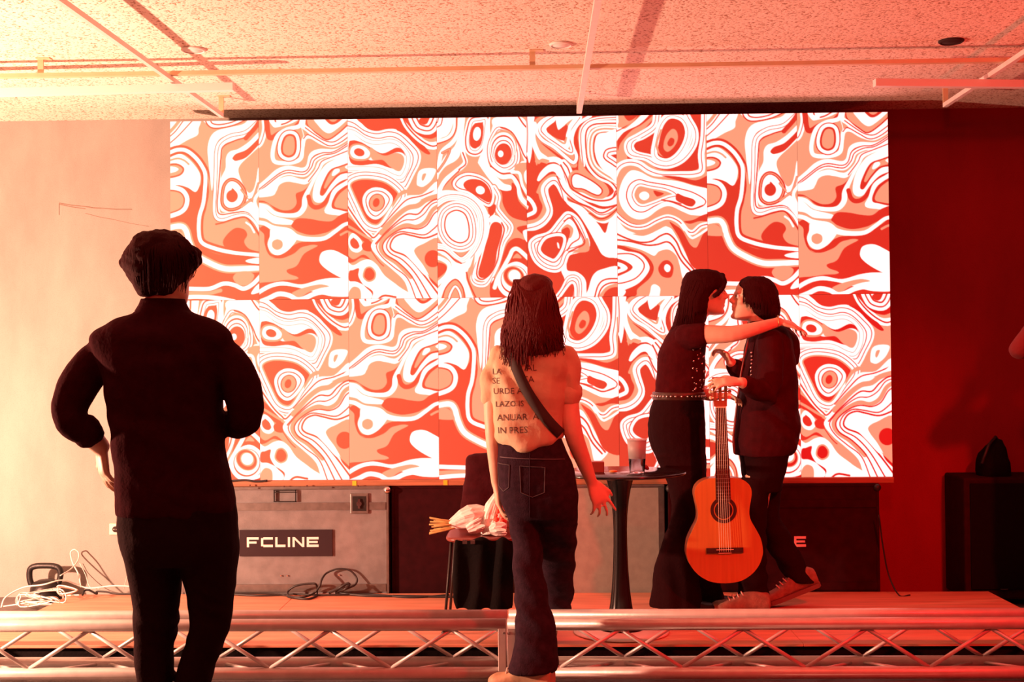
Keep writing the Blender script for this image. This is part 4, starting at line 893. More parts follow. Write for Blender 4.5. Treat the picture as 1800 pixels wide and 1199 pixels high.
# ------------------------------------------------------------------ LED wall
SX0, SZ0, SW, SH, SY, SDEP = -2.020, .6849, .4826, .9723, 6.71, .075
screen = empty('led_screen', (SX0+4*SW, SY, SZ0), 'large LED video wall showing red, salmon and white marbled bands', 'video screen')
NX, NY = 176, 352
C_W, C_P, C_D = np.array((2.6, 1.12, 1.05)), np.array((.93, .31, .185)), np.array((.60, .003, .006))
PANEL = {}
for key in 'abcdef':
    wgt = tile_pixels(key, NX, NY)
    col = wgt[..., 0:1]*C_W+wgt[..., 1:2]*C_P+wgt[..., 2:3]*C_D
    xs = np.linspace(.0006, SW-.0006, NX); zs = np.linspace(SH-.0006, .0006, NY)
    X, Z = np.meshgrid(xs, zs); nv = NX*NY
    co = np.stack([X.ravel(), np.zeros(nv), Z.ravel()], 1)
    idx = np.arange(nv).reshape(NY, NX)
    q = np.stack([idx[:-1, :-1], idx[1:, :-1], idx[1:, 1:], idx[:-1, 1:]], -1).reshape(-1, 4)
    ex = np.array([(x, y, z) for y in (.0004, SDEP) for x, z in ((.0006, .0006), (SW-.0006, .0006), (SW-.0006, SH-.0006), (.0006, SH-.0006))])
    bq = np.array([(0, 4, 5, 1), (1, 5, 6, 2), (2, 6, 7, 3), (3, 7, 4, 0), (4, 7, 6, 5)])+nv
    co = np.concatenate([co, ex]); fq = np.concatenate([q, bq])
    me = bpy.data.meshes.new('led_panel_'+key)
    me.vertices.add(len(co)); me.vertices.foreach_set('co', co.astype(np.float32).ravel())
    me.loops.add(len(fq)*4); me.loops.foreach_set('vertex_index', fq.astype(np.int32).ravel())
    me.polygons.add(len(fq)); me.polygons.foreach_set('loop_start', np.arange(0, len(fq)*4, 4, dtype=np.int32)); me.polygons.foreach_set('loop_total', np.full(len(fq), 4, np.int32))
    me.materials.append(M['led']); me.materials.append(M['black'])
    mi = np.zeros(len(fq), np.int32); mi[len(q):] = 1; me.polygons.foreach_set('material_index', mi)
    at_ = me.attributes.new('picture', 'FLOAT_COLOR', 'POINT')
    cc = np.ones((len(co), 4), np.float32); cc[:nv, :3] = col.reshape(-1, 3); at_.data.foreach_set('color', cc.ravel())
    me.update(calc_edges=True); PANEL[key] = me
for row, order in ((1, 'abcdefab'), (0, 'dcbafedc')):
    for i, key in enumerate(order):
        p = bpy.data.objects.new('led_panel', PANEL[key]); COLL.objects.link(p); p.parent = screen
        p.matrix_parent_inverse = wm(screen).inverted(); p.location = (SX0+i*SW, SY, SZ0+row*SH)
# plank the wall stands on
pl = empty('support_plank', (0, SY, SZ0-.03), 'long wooden plank on the cases carrying the LED wall', 'plank')
box('plank', (SX0, 6.685, SZ0-.031), (SX0+8*SW, 6.83, SZ0-.0005), 'beam', pl, bevel=.002, seg=1)
for px in (623, 783):
    c = P(px, 846, 6.684); box('tape', (c.x-.011, 6.682, SZ0-.029), (c.x+.011, 6.6848, SZ0-.003), 'yellow', pl)

# ================================================================== FLIGHT CASES
CF = 6.665     # front of the cases
def letters(word, x, z, h, y, depth, bm):
    """wide geometric capitals"""
    w, t, g = h*1.28, h*.24, h*.26
    for ch in word:
        R = []
        if ch == 'F': R = [(0, 0, t, h), (t, h-t, w, h), (t, h*.36, w*.82, h*.36+t*.9)]
        if ch == 'E': R = [(0, 0, t, h), (t, h-t, w, h), (t, h*.5-t*.42, w*.92, h*.5+t*.42), (t, 0, w, t)]
        if ch == 'L': R = [(0, 0, t, h), (t, 0, w*.86, t)]
        if ch == 'C': R = [(0, t*.4, t, h-t*.4), (t, h-t, w, h), (t, 0, w, t)]
        if ch == 'I': R = [(0, 0, t, h)]
        if ch == 'N': R = [(0, 0, t, h), (w-t, 0, w, h)]
        for a, b, c, d in R: add_box(bm, (x+a, y, z+b), (x+c, y+depth, z+d))
        if ch == 'N': add_poly(bm, [(x+t, y+.0001, z+h), (x+w-t, y+.0001, z+t*1.1), (x+w-t, y+.0001, z), (x+t, y+.0001, z+h-t*1.1)], depth)
        x += {'I': t, 'L': w*.86}.get(ch, w)+g
def case(x0, x1, z0, z1, yf, depth, face, label, sign=None, hardware=True, edge='caseedge'):
    z1 = SZ0-.0315
    root = empty('flight_case', ((x0+x1)/2, yf+depth/2, z0), label, 'flight case', 'road cases under the LED wall')
    box('body', (x0+.004, yf+.004, z0+.002), (x1-.004, yf+depth-.004, z1-.004), face, root)
    e = .016
    for nm, lo, hi in (('edge_rail', (x0, yf, z1-e), (x1, yf+e, z1)), ('edge_rail', (x0, yf, z0), (x1, yf+e, z0+e)), ('edge_rail', (x0, yf, z0+e), (x0+e, yf+e, z1-e)), ('edge_rail', (x1-e, yf, z0+e), (x1, yf+e, z1-e)),
                       ('edge_rail', (x0, yf+depth-e, z1-e), (x1, yf+depth, z1))):
        box(nm, lo, hi, edge, root, bevel=.002, seg=1)
    if hardware:
        zb = z1-.105; box('lid_band', (x0+e, yf-.003, zb-.02), (x1-e, yf+.004, zb+.02), edge, root)
        box('base_band', (x0+e, yf-.003, z0+.095), (x1-e, yf+.004, z0+.135), edge, root)
        for xc, zc in ((x0, z0), (x1, z0), (x0, z1), (x1, z1)):
            bm = bmesh.new(); bmesh.ops.create_icosphere(bm, subdivisions=2, radius=.021, matrix=Matrix.Translation((xc+(.008 if xc == x0 else -.008), yf+.006, zc+(.008 if zc == z0 else -.0215))))
            bm_obj('ball_corner', bm, 'chrome' if edge == 'caseedge' else 'black', root, True)
    return root
a = P(318, 1041, CF); c = P(683, 852, CF)
c1 = case(a.x, c.x, .0, c.z, CF, .36, 'casegrey', 'grey flight case with FCLINE sign beside the man in the black shirt')
YS = CF
s0, s1 = P(421, 978, YS-.004), P(584, 931, YS-.004)
sg = box('sign', (s0.x, YS-.007, s0.z), (s1.x, YS+.003, s1.z), 'signdark', c1)
l0, l1 = P(434, 962, YS-.008), P(560, 944, YS-.008); bm = bmesh.new(); hL = l1.z-l0.z
letters('FCLINE', 0, 0, hL, 0, .002, bm)
wL = max(v.co.x for v in bm.verts); sc = (l1.x-l0.x)/wL
for v in bm.verts: v.co = Vector((l0.x+v.co.x*sc, YS-.009+v.co.y, l0.z+v.co.z))
tag(bm_obj('lettering', bm, 'signwhite', sg), 'white FCLINE lettering')
# lid catch (framed) and recessed butterfly latch
h0, h1 = P(482, 882, YS), P(521, 861, YS); bm = bmesh.new()
for q in (((h0.x, h1.z-.004), (h1.x, h1.z)), ((h0.x, h0.z), (h1.x, h0.z+.004)), ((h0.x, h0.z), (h0.x+.004, h1.z)), ((h1.x-.004, h0.z), (h1.x, h1.z)), ((h0.x, h1.z-.014), (h1.x, h1.z-.010))):
    add_box(bm, (q[0][0], YS-.016, q[0][1]), (q[1][0], YS-.002, q[1][1]))
tag(bm_obj('lid_catch', bm, 'iron', c1), 'dark framed catch on the lid')
h0, h1 = P(616, 903, YS), P(648, 867, YS); dish = box('latch_dish', (h0.x, YS-.008, h0.z), (h1.x, YS-.001, h1.z), 'caseedge', c1, bevel=.004)
h0, h1 = P(620, 898, YS), P(644, 872, YS); bm = bmesh.new(); add_box(bm, (h0.x, YS-.0095, h0.z), (h1.x, YS-.006, h1.z)); bm_obj('latch_well', bm, 'iron', dish)
cc = (h0+h1)/2; bm = bmesh.new(); add_disc(bm, (cc.x, YS-.013, cc.z), .014, .012, (0, 1, 0)); add_box(bm, (cc.x-.006, YS-.02, cc.z-.026), (cc.x+.006, YS-.012, cc.z+.026)); bm_obj('butterfly_key', bm, 'chrome', dish)
for px, py in ((440, 853), (455, 858), (500, 855), (540, 854), (585, 857), (630, 854), (505, 1012), (596, 1011), (494, 1012)):
    q = P(px, py, YS); bm = bmesh.new(); add_disc(bm, (q.x, YS-.003, q.z), .004, .005, (0, 1, 0), 8); bm_obj('rivet', bm, 'chrome', c1)
# black case set back
a, c = P(688, 1040, CF), P(955, 856, CF)
case(a.x, c.x, .0, c.z, CF+.03, .33, 'blackpaint', 'plain black case behind the chair with the coat', edge='blackpaint', hardware=False)
# pale case behind table
a, c = P(962, 1043, CF), P(1168, 856, CF); c3 = case(a.x, c.x, .0, c.z, CF, .36, 'casebeige', 'pale beige flight case behind the tulip table', hardware=False)
q0, q1 = P(1159, 1040, CF-.002), P(1167, 858, CF-.002); box('edge_rail', (q0.x, CF-.003, q0.z), (q1.x, CF+.003, q1.z), 'caseedge', c3)
# FCLINE case at the right, the couple's shade put into its dark boards
a, c = P(1176, 1043, CF), P(1545, 850, CF)
c4 = case(a.x, c.x, .0, c.z, CF, .36, 'blackpaint', 'flight case with FCLINE lettering behind the couple, coloured dark for shade', edge='blackpaint')
l1 = P(1417, 943, YS-.008); l0 = P(1291, 962, YS-.008); bm = bmesh.new(); hL = l1.z-l0.z
letters('FCLINE', 0, 0, hL, 0, .002, bm); wL = max(v.co.x for v in bm.verts); sc = (l1.x-l0.x)/wL
for v in bm.verts: v.co = Vector((l0.x+v.co.x*sc, YS-.0035+v.co.y, l0.z+v.co.z))
tag(bm_obj('lettering', bm, 'signwhite', c4), 'white FCLINE lettering')
# black speaker at the far right with a bag on it
a, c = P(1697, 1046, 6.69), P(1850, 839, 6.69)
sp = empty('stage_speaker', ((a.x+c.x)/2, 6.9, 0), 'black speaker cabinet standing at the right edge of the stage', 'speaker')
box('cabinet', (a.x, 6.69, .035), (a.x+.55, 7.02, c.z), 'blackpaint', sp, bevel=.012)
box('grille', (a.x+.03, 6.678, .09), (a.x+.52, 6.692, c.z-.03), 'skirt', sp, bevel=.004)
for x_ in (a.x+.06, a.x+.49):
    for y_ in (6.74, 6.97): lathe('foot', (x_, y_, 0), [(.02, 0), (.024, .01), (.024, .036)], 'black', sp, 12)
lg = P(1765, 1036, 6.677); box('highlight_strip', (lg.x-.02, 6.674, lg.z-.003), (lg.x+.02, 6.6785, lg.z+.003), 'chrome', sp)  # chrome strip put in as the highlight low on the cabinet
V = Vol(); yb = 6.82
V.slices([(838.5, 1720, 1775, .09), (820, 1718, 1773, .1), (800, 1722, 1768, .09), (785, 1734, 1764, .07), (772, 1747, 1760, .035)], yb, 2.6)
bag = V.finish('soft_bag', 'skirt', None, .01, 3, .006, 12); tag(bag, 'slumped black bag on top of the speaker at the right', 'bag')
tube('strap', [P(1726, 815, yb-.1), P(1738, 782, yb-.07), P(1750, 768, yb-.02), P(1762, 785, yb+.02)], .008, 'black', bag, 8)

# ================================================================== TULIP TABLE + things on it
tc = G(1092, 1112, DZ); tY = tc.y; zt = P(1092, 829, tY).z
tb = empty('tulip_table', tc, 'round black tulip table with flared pedestal beside the woman with the guitar', 'table')
r_top = (P(1208, 830, tY).x-P(1092, 830, tY).x); pxm = r_top/116
lathe('table_top', (tc.x, tc.y, zt-.014), [(.001, 0), (r_top-.02, 0), (r_top, .006), (r_top, .011), (r_top-.003, .014), (.001, .014)], 'tableblk', tb, 64)
H = zt-.014-DZ; zz = lambda py: P(1092, py, tY).z
lathe('pedestal', (tc.x, tc.y, 0), [(pxm*w, zz(y)) for y, w in ((1107, 45), (1100, 31), (1090, 25), (1078, 22), (1060, 19), (1035, 16), (1000, 13.5), (960, 12.2), (930, 12), (905, 12.8), (880, 15.5), (860, 19), (845, 23), (836, 26.5), (833.4, 27))], 'tableblk', tb, 40)
lathe('foot_plate', (tc.x, tc.y, DZ), [(.001, 0), (.205, 0), (.215, .004), (.212, .009), (.15, .014), (.09, .02), (.001, .024)], 'tablebase', tb, 56)
bx0 = P(1041, 829, tY); box_ = box('small_black_box', (bx0.x-.006, tY-.06, zt), (bx0.x+.052, tY-.0, zt+.050), 'seat', None, bevel=.004); tag(box_, 'small dark box standing on the tulip table', 'box')
def ontab(px, dy): q = P(px, 829, tY+dy); return Vector((q.x, tY+dy, zt+.0005))
q = ontab(1120, -.05); k = pxm
cup = empty('plastic_cup', q, 'clear plastic cup with pale frosted upper half on the tulip table', 'cup')
lathe('cup_wall', q, [(.001, .0), (k*13, 0), (k*15, k*24), (k*14.4, k*24), (k*12.5, .003), (.001, .003)], 'clear', cup, 28)
lathe('cup_band', q, [(k*14.7, k*24.2), (k*17, k*56), (k*16.2, k*56), (k*13.9, k*24.2)], 'beerfoam', cup, 28)
lathe('cup_rim', q, [(k*16.2, k*56), (k*17.6, k*56), (k*17.8, k*58), (k*16.4, k*58.4)], 'beerfoam', cup, 28)
q = ontab(1078, -.08); bm = bmesh.new(); bmesh.ops.create_icosphere(bm, subdivisions=2, radius=1, matrix=Matrix.Translation(q+Vector((0, 0, .007))) @ Matrix.Diagonal((.02, .012, .007, 1)))
tag(bm_obj('snack', bm, 'spruce', None, True), 'small crumpled snack scrap on the table left of the cup', 'scrap')
q = ontab(1134, .02); V = Vol(); V.limb([q+Vector((-.012, 0, .012)), q+Vector((0, 0, .018)), q+Vector((.012, 0, .01))], [.009, .012, .008]); tag(V.finish('bottle_cap', 'seat', None, .003, 2), 'dark red crumpled lump on the table right of the cup', 'scrap')

# ================================================================== CHAIR, COAT, BOUQUET
ch = G(780, 1112, DZ); cY = ch.y+.12; sz = P(840, 936, cY).z
xl, xr = P(786, 936, cY).x, P(912, 936, cY).x
chair = empty('chair', ((xl+xr)/2, cY, DZ), 'red brown shell chair with thin metal legs beside the woman in jeans', 'chair')
V = Vol(); V.rings([((( xl+xr)/2, cY, sz-.02+dz), Vector(((xr-xl)/2*w, 0, 0)), Vector((0, .2*w, 0))) for dz, w in ((-.004, .9), (.002, .985), (.010, 1), (.016, .985), (.02, .92))], 4.5, 40, 2)
V.finish('seat', 'seat', chair, .006, 2)
bx, bxr = P(826, 850, cY+.17).x, xr-.0
V = Vol(); V.rings([(((bx+bxr)/2+.0, cY+.16+t*.06, sz+t*.33), Vector(((bxr-bx)/2*w, 0, 0)), Vector((0, .012, 0))) for t, w in ((0.0, .8), (.2, .92), (.5, 1.0), (.8, .98), (.97, .8))], 3.5, 28, 3)
V.finish('backrest', 'seat', chair, .006, 2)
for sx, sy in ((-1, -1), (1, -1), (-1, 1), (1, 1)):
    xt = xl+.03 if sx < 0 else xr-.03; xb = xt+sx*.035
    lgo = tube('leg', [(xb, cY+sy*.17, DZ+.0), (xt, cY+sy*.14, sz-.02)], .0065, 'iron', chair, 10)
    bm = bmesh.new(); add_lathe(bm, (xb, cY+sy*.17, DZ), [(.011, 0), (.011, .014), (.008, .016)], 12); bm_obj('foot_cap', bm, 'black', lgo, True)
# coat hung over the backrest
V = Vol(); Yk = cY+.2
V.slices([(796, 832, 905, .022), (803, 820, 918, .05), (820, 818, 922, .055), (850, 815, 924, .055), (880, 811, 924, .055), (905, 807, 922, .05), (925, 806, 920, .045)], Yk, 3.2)
coat = V.finish('coat', 'jacket', None, .008, 3, .006, 12); tag(coat, 'dark red black coat draped over the back of the chair', 'coat')
# black garment hanging from the seat front
V = Vol(); Yh = cY-.215
top = [(948, 800, 906), (960, 800, 906), (985, 800, 906), (1010, 800, 906), (1035, 800, 906), (1055, 800, 906), (1072, 802, 904)]
V.slices([(y, l, r, .014) for y, l, r in top], Yh, 5, 3, 40)
hang = V.finish('hanging_jacket', 'skirt', None, .006, 2, .0, 9, fold=lambda x, y, z: .010*math.sin(x*55+noise.noise((x*4, z*3, 0))*4)); tag(hang, 'black jacket hanging down in front of the chair seat', 'jacket')
bm = bmesh.new()
for px in (817, 831): q = P(px, 953, Yh-.03); add_box(bm, q-Vector((.010, .003, .008)), q+Vector((.010, .010, .008)))
bm_obj('buckle', bm, 'chrome', hang)
# bouquet: stems + paper
q0 = P(800, 926, cY-.09)
bq = empty('bouquet', q0, 'paper wrapped bouquet lying on the chair with bare stems sticking out', 'bouquet')
rnd = random.Random(3)
for i in range(16):
    t = i/15; p0 = P(754+rnd.uniform(0, 12), 911+t*27+rnd.uniform(-3, 3), cY-.12+rnd.uniform(-.03, .03)); p1 = P(800+rnd.uniform(-4, 14), 918+t*8, cY-.09+rnd.uniform(-.015, .015)); p2 = P(846, 912+t*8, cY-.05)
    tube('stem', [p0, p1, p2], [.0035, .0042, .0036], 'stem', bq, 6)
def paper_sheet(bm, path, ph, amp=.16, n=44, rim=1.25):
    """pleated paper tube: outside rings, ruffled rim, back down the inside"""
    pts = [Vector(a[0]) for a in path]; rings = []
    for k, (c, r, e) in enumerate(path):
        t = (pts[min(k+1, len(pts)-1)]-pts[max(k-1, 0)]).normalized(); u = Vector((0, 1, 0)); u = (u-t*u.dot(t)).normalized(); v = t.cross(u); g = k/(len(path)-1); ring = []
        for i in range(n):
            a = 2*math.pi*i/n; w = 1+amp*(.3+g)*(math.sin(5*a+ph)*.6+math.sin(11*a+2*ph+k)*.4)+.12*noise.noise((math.cos(a)*2+ph, math.sin(a)*2, k*.9))
            ring.append(Vector(c)+u*math.cos(a)*r*w*e+v*math.sin(a)*r*w+t*g*.012*math.sin(7*a+ph))
        rings.append(ring)
    inner = [[q+(Vector(path[k][0])-q)*.06 for q in rings[k]] for k in range(len(rings))]
    add_rings(bm, rings+list(reversed(inner)), cap=False, closed=True)
bm = bmesh.new()
paper_sheet(bm, [(P(789, 921, cY-.09), .016, 1), (P(800, 919, cY-.085), .03, 1.1), (P(814, 914, cY-.08), .043, 1.2), (P(828, 910, cY-.07), .052, 1.2), (P(843, 908, cY-.06), .050, 1.1), (P(853, 908, cY-.05), .040, 1)], .4)
wp = bm_obj('wrapping', bm, 'paper', bq)
bm = bmesh.new(); paper_sheet(bm, [(P(822, 931, cY-.12), .02, 1.2), (P(834, 925, cY-.12), .030, 1.1), (P(847, 919, cY-.12), .032, 1)], 2.1, .22); bm_obj('paper_twist', bm, 'paper', bq)
bm = bmesh.new()
paper_sheet(bm, [(P(868, 935, cY-.07), .058, 1.1), (P(866, 922, cY-.07), .062, 1.1), (P(869, 905, cY-.07), .058, 1.1), (P(873, 888, cY-.065), .046, 1), (P(877, 874, cY-.06), .032, .9), (P(880, 863, cY-.055), .018, .8)], 1.3, .14)
bagp = bm_obj('paper_parcel', bm, 'paper', None); tag(bagp, 'crumpled white paper parcel standing on the chair beside the bouquet', 'parcel')
bm = bmesh.new(); paper_sheet(bm, [(P(862, 932, cY-.14), .02, 1), (P(872, 929, cY-.145), .03, 1), (P(886, 928, cY-.145), .03, 1)], 3.3, .2); bm_obj('folded_edge', bm, 'paper', bagp)
bm = bmesh.new()
for i in range(14):
    q = P(878+rnd.uniform(-6, 10), 903+rnd.uniform(-14, 14), cY-.15+rnd.uniform(-.01, .02)); bmesh.ops.create_icosphere(bm, subdivisions=1, radius=rnd.uniform(.009, .016), matrix=Matrix.Translation(q) @ Matrix.Diagonal((1, .6, .8, 1)))
bm_obj('red_blossom', bm, 'petal', bagp, True)

# ================================================================== KETTLEBELL, CABLES, SOCKET
kc = G(81, 1058, 0); kY = kc.y
kb = empty('kettlebell', kc, 'black iron kettlebell among white cables by the wall', 'kettlebell')
zk = lambda py: P(81, py, kY).z
u = 2200/kY
lathe('bell', (kc.x, kY, 0), [(.001, 0), (.062, 0), (.078, .015), (.086, .045), (.084, .08), (.068, .11), (.04, .122), (.001, .125)], 'iron', kb, 36)
hp = [P(56, 1030, kY), P(52, 1016, kY), P(53, 1001, kY), P(62, 995.5, kY), P(79, 994.5, kY), P(96, 995.5, kY), P(105, 1001, kY), P(106, 1014, kY), P(101, 1030, kY)]
tube('handle', [Vector(p) for p in crom(hp, 5)], .0165, 'iron', kb, 14)
q0, q1 = P(193, 940, WALL_Y), P(218, 920, WALL_Y)
so = empty('wall_socket', (q0.x, WALL_Y, q0.z), 'cream wall socket low on the concrete beside the man', 'socket')
pt = box('cover_plate', (q0.x, WALL_Y-.012, q0.z), (q1.x, WALL_Y, q1.z), 'cream', so, bevel=.004)
qc = P(204, 930, WALL_Y); bm = bmesh.new(); add_disc(bm, (qc.x, WALL_Y-.0125, qc.z), .017, .003, (0, 1, 0)); well = bm_obj('socket_well', bm, 'hole', pt)
bm = bmesh.new()
for s in (-1, 1): add_disc(bm, (qc.x+s*.007, WALL_Y-.0145, qc.z), .0028, .003, (0, 1, 0), 10)
bm_obj('contact', bm, 'cream', well)

def cable(pts, r, m, label, n=6, sub=6, group=None):
    o = tube('cable', [Vector(p) for p in crom(pts, sub)], r, m, None, n); tag(o, label, 'cable', group); return o
rc = random.Random(11)
def pile(px0, px1, py0, py1, n, y0, y1):
    out = []
    for i in range(n):
        px, py = rc.uniform(px0, px1), rc.uniform(py0, py1); out.append(P(px, py, rc.uniform(y0, y1)))
    return out
# tangled white cables left of the deck
cable([P(2, 1068, 6.6), P(10, 1050, 6.65), P(40, 1033, 6.7), P(75, 1028, 6.62), P(110, 1020, 6.68), P(140, 1030, 6.75), P(160, 1034, 6.75), P(200, 1030, 6.72), P(245, 1032, 6.72)]+[], .0042, 'cablew', 'white cable arching low across the kettlebell from the left frame edge')
cable([P(106, 1012, 6.75), P(125, 1000, 6.85), P(137, 985, 6.93), P(138, 972, 6.98), P(131, 966, 6.98), P(124, 972, 6.98), P(128, 990, 6.93), P(138, 1010, 6.88), P(142, 1032, 6.8)], .0038, 'cablew', 'white cable standing up in a loop against the wall')
cable([P(140, 990, 7.03), P(150, 1010, 7.02), P(158, 1032, 6.93), P(175, 1036, 6.8)], .002, 'cablew', 'thin white cord running down from the loop to the floor')
cable([P(218, 1034, 6.75), P(222, 1018, 6.9), P(228, 1000, 7.02), P(231, 985, 7.035)], .002, 'cablew', 'thin white cord rising up the wall beside the man')
for j, lb in enumerate(('white cable in the tangle in front of the kettlebell, reaching farthest left', 'white cable coiled through the middle of the tangle by the kettlebell', 'white cable at the right of the tangle beside the deck edge', 'white cable lowest in the tangle by the kettlebell')):
    base = ((6, 96, 1040, 1070), (44, 132, 1030, 1062), (88, 146, 1026, 1050), (30, 124, 1046, 1068))[j]
    pts = [P(base[0] if j != 2 else 140, base[3]-4, 6.55)]
    for i in range(9):
        t = i/8; cx = (base[0]+base[1])/2; hw = (base[1]-base[0])/2; ph = i*2.1+j
        pts.append(P(cx+hw*math.cos(ph)*rc.uniform(.6, 1), (base[2]+base[3])/2+(base[3]-base[2])/2*math.sin(ph)*rc.uniform(.5, 1), 6.5+.12*math.sin(ph*.7)+rc.uniform(0, .04)))
    cable(pts, .0034, 'cablew', lb, group='white cables tangled by the kettlebell')
# dark cables on and behind the deck
z0 = DZ+.006
def gl(px, py, up=0): q = G(px, py, z0); q.y = min(q.y, 6.645); return q+Vector((0, 0, up))
cable([gl(145, 1046), gl(152, 1042, .015), gl(162, 1041, .02), gl(170, 1044), gl(178, 1040, .012), gl(192, 1041, .01), gl(205, 1044), gl(240, 1044)], .0055, 'cableb', 'black cable curling at the back corner of the deck')
cable([gl(400, 1044), gl(450, 1047), gl(498, 1046), gl(510, 1050), gl(540, 1053), gl(556, 1048), gl(560, 1040), P(556, 1028, 6.6), P(545, 1026, 6.6), P(520, 1030, 6.6), P(506, 1040, 6.6), gl(510, 1050, .004), gl(535, 1052, .008), gl(552, 1046, .01), P(562, 1030, 6.58), P(566, 1018, 6.6), P(575, 1007, 6.64), P(595, 1000, 6.645), P(615, 1003, 6.645), P(627, 1016, 6.64), P(625, 1027, 6.62), P(612, 1034, 6.6), gl(590, 1043)], .0055, 'cableb', 'dark cable looping up in front of the grey case')
cable([gl(580, 1042), P(596, 1034, 6.58), P(610, 1026, 6.58), P(614, 1028, 6.58), P(606, 1036, 6.56), gl(592, 1043, .006), gl(640, 1047), gl(700, 1048), gl(790, 1049), gl(860, 1050)], .007, 'cableb', 'dark cable trailing along the deck towards the chair')
cable([gl(405, 1041), gl(480, 1043), gl(560, 1046), gl(650, 1045), gl(720, 1050), gl(790, 1046)], .005, 'cableb', 'dark cable lying straight along the foot of the cases')
cable([P(1545, 905, 6.6), P(1552, 960, 6.62), P(1562, 1010, 6.62), gl(1580, 1046), gl(1600, 1046)], .004, 'cableb', 'thin black cable hanging beside the dark FCLINE case')
cable([P(402, 846, 6.675), P(430, 844, 6.675), P(450, 846.5, 6.675), P(470, 845, 6.675)], .006, 'cableb', 'short black cable lying on the plank under the screen')

# ================================================================== PEOPLE
def strands(bm, n, start, sway, r=.004, seed=1):
    """tapered hair locks: start(i) -> list of points"""
    rg = random.Random(seed)
    for i in range(n):
        pts = crom(start(i, rg), 4); K = len(pts)
        pts = [Vector(p)+Vector((math.sin(j*1.1+i)*sway, 0, 0)) for j, p in enumerate(pts)]
        add_tube(bm, pts, [r*(1-.85*j/(K-1))+.0004 for j in range(K)], 5)

# ---------------------------------------------------------------- man in black, seen from behind
Y0 = 3.93
man = empty('person', (P(300, 900, Y0).x, Y0, 0), 'person with short dark hair in black shirt and trousers, back to camera, hand on hip', 'person')
pp = lambda x, y, d=0: P(x, y, Y0+d)
V = Vol(); at = skull(V, pp(287, 470, -.005), (.52, .85, .02), (0, 0, 1), 1.0)
V.limb([pp(285, 505), pp(286, 545), pp(287, 580)], [.055, .058, .07])
V.slices([(560, 240, 335, .05), (600, 205, 368, .08), (650, 198, 376, .10), (740, 203, 382, .095), (850, 214, 400, .105), (930, 222, 408, .11), (975, 232, 408, .105)], Y0)
V.limb([pp(204, 632), pp(160, 656), pp(126, 712, -.02), pp(124, 738, -.03)], [.04, .042, .04, .038])
V.limb([pp(123, 738, -.03), pp(152, 760, -.01), pp(178, 786, .03)], [.041, .037, .029])
hand(V, pp(178, 786, .03), (.10, .02, -1), (.8, .55, .1), -1, .95, (.35, .4, .5, .55), .25, .6, .5)
V.limb([pp(372, 632), pp(408, 656), pp(428, 712, -.01), pp(430, 738)], [.04, .042, .04, .038])
V.limb([pp(430, 738), pp(402, 738, .12), pp(365, 725, .24)], [.041, .036, .028])
hand(V, pp(365, 725, .24), (-.8, .4, .25), (-.3, -.5, .8), 1, .95, (.6, .65, .7, .75), .1, .6, .4)
V.limb([pp(270, 960), pp(273, 1100), pp(275, 1250), pp(276, 1350)], [.07, .046, .04, .034])
V.limb([pp(366, 960), pp(370, 1050), pp(364, 1110), pp(350, 1157), pp(334, 1250), pp(329, 1350)], [.07, .05, .044, .042, .04, .034])
body = V.finish('body', 'skin', man, .0065, 3); eyes(at, man)
# hair
V = Vol()
V.slices([(405.5, 268, 302, .035), (409, 252, 312, .065), (416, 242, 321, .085), (428, 233, 332, .10), (442, 224, 341, .108), (456, 218, 347, .108), (466, 217, 347, .104), (476, 221, 338, .10), (490, 229, 327, .09), (504, 237, 318, .075), (516, 243, 308, .06), (522, 250, 300, .045)], Y0-.012, 2.2)
V.limb([pp(325, 440, .03), pp(341, 452, .06), pp(342, 463, .09)], [.03, .028, .018])
V.limb([pp(228, 455), pp(221, 464), pp(218, 468, -.01)], [.03, .022, .01])
hr = V.finish('hair', 'hairb', man, .006, 2, .006, 26)
bm = bmesh.new()
def st(i, rg):
    a = rg.uniform(0, 2*math.pi); cx, cy = 284+48*math.cos(a)*rg.random()**.5, 0; t = math.cos(a)
    x0 = 284+rg.uniform(-40, 40); x1 = x0+(x0-284)*.75+rg.uniform(-8, 8); y1 = 455+rg.uniform(-15, 35) if abs(x1-284) > 50 else 490+rg.uniform(-20, 28)
    x1 = max(220, min(346, x1)); dep = lambda x: -.012-math.sqrt(max(.0, 1-((x-284)/68)**2))*.112
    xm = (x0+x1)/2
    return [pp(x0, 418, dep(x0)*.75), pp(xm+(x0-284)*.15, 440, dep(xm)), pp(x1, (440+y1)/2, dep(x1)), pp(x1-(x1-284)*.1, y1, dep(x1)*.9)]
strands(bm, 140, st, .0015, .0035, 4)
bm_obj('hair_locks', bm, 'hairb', hr, True)
# shirt
V = Vol()
V.slices([(530, 251, 322, .062), (540, 245, 327, .068), (549, 238, 332, .073), (557, 222, 352, .08), (565, 202, 376, .09), (574, 182, 391, .10), (584, 168, 402, .11), (598, 160, 409, .118), (622, 168, 404, .125), (650, 180, 395, .13), (680, 188, 389, .13), (720, 192, 389, .125), (760, 197, 391, .125), (800, 203, 395, .128), (840, 205, 404, .132), (880, 206, 411, .135), (905, 208, 413, .135)], Y0, 2.5)
V.limb([pp(199, 622), pp(176, 628), pp(158, 648), pp(136, 682, -.01), pp(123, 714, -.02), pp(124, 738, -.03)], [.05, .056, .062, .064, .060, .052])
V.limb([pp(124, 736, -.03), pp(136, 750, -.025), pp(152, 760, -.012)], [.054, .05, .047])
V.limb([pp(376, 622), pp(393, 626), pp(410, 646), pp(426, 682), pp(431, 712, -.005), pp(430, 736)], [.05, .056, .061, .061, .058, .052])
V.limb([pp(430, 736), pp(420, 745, .05), pp(400, 742, .13)], [.053, .05, .042])
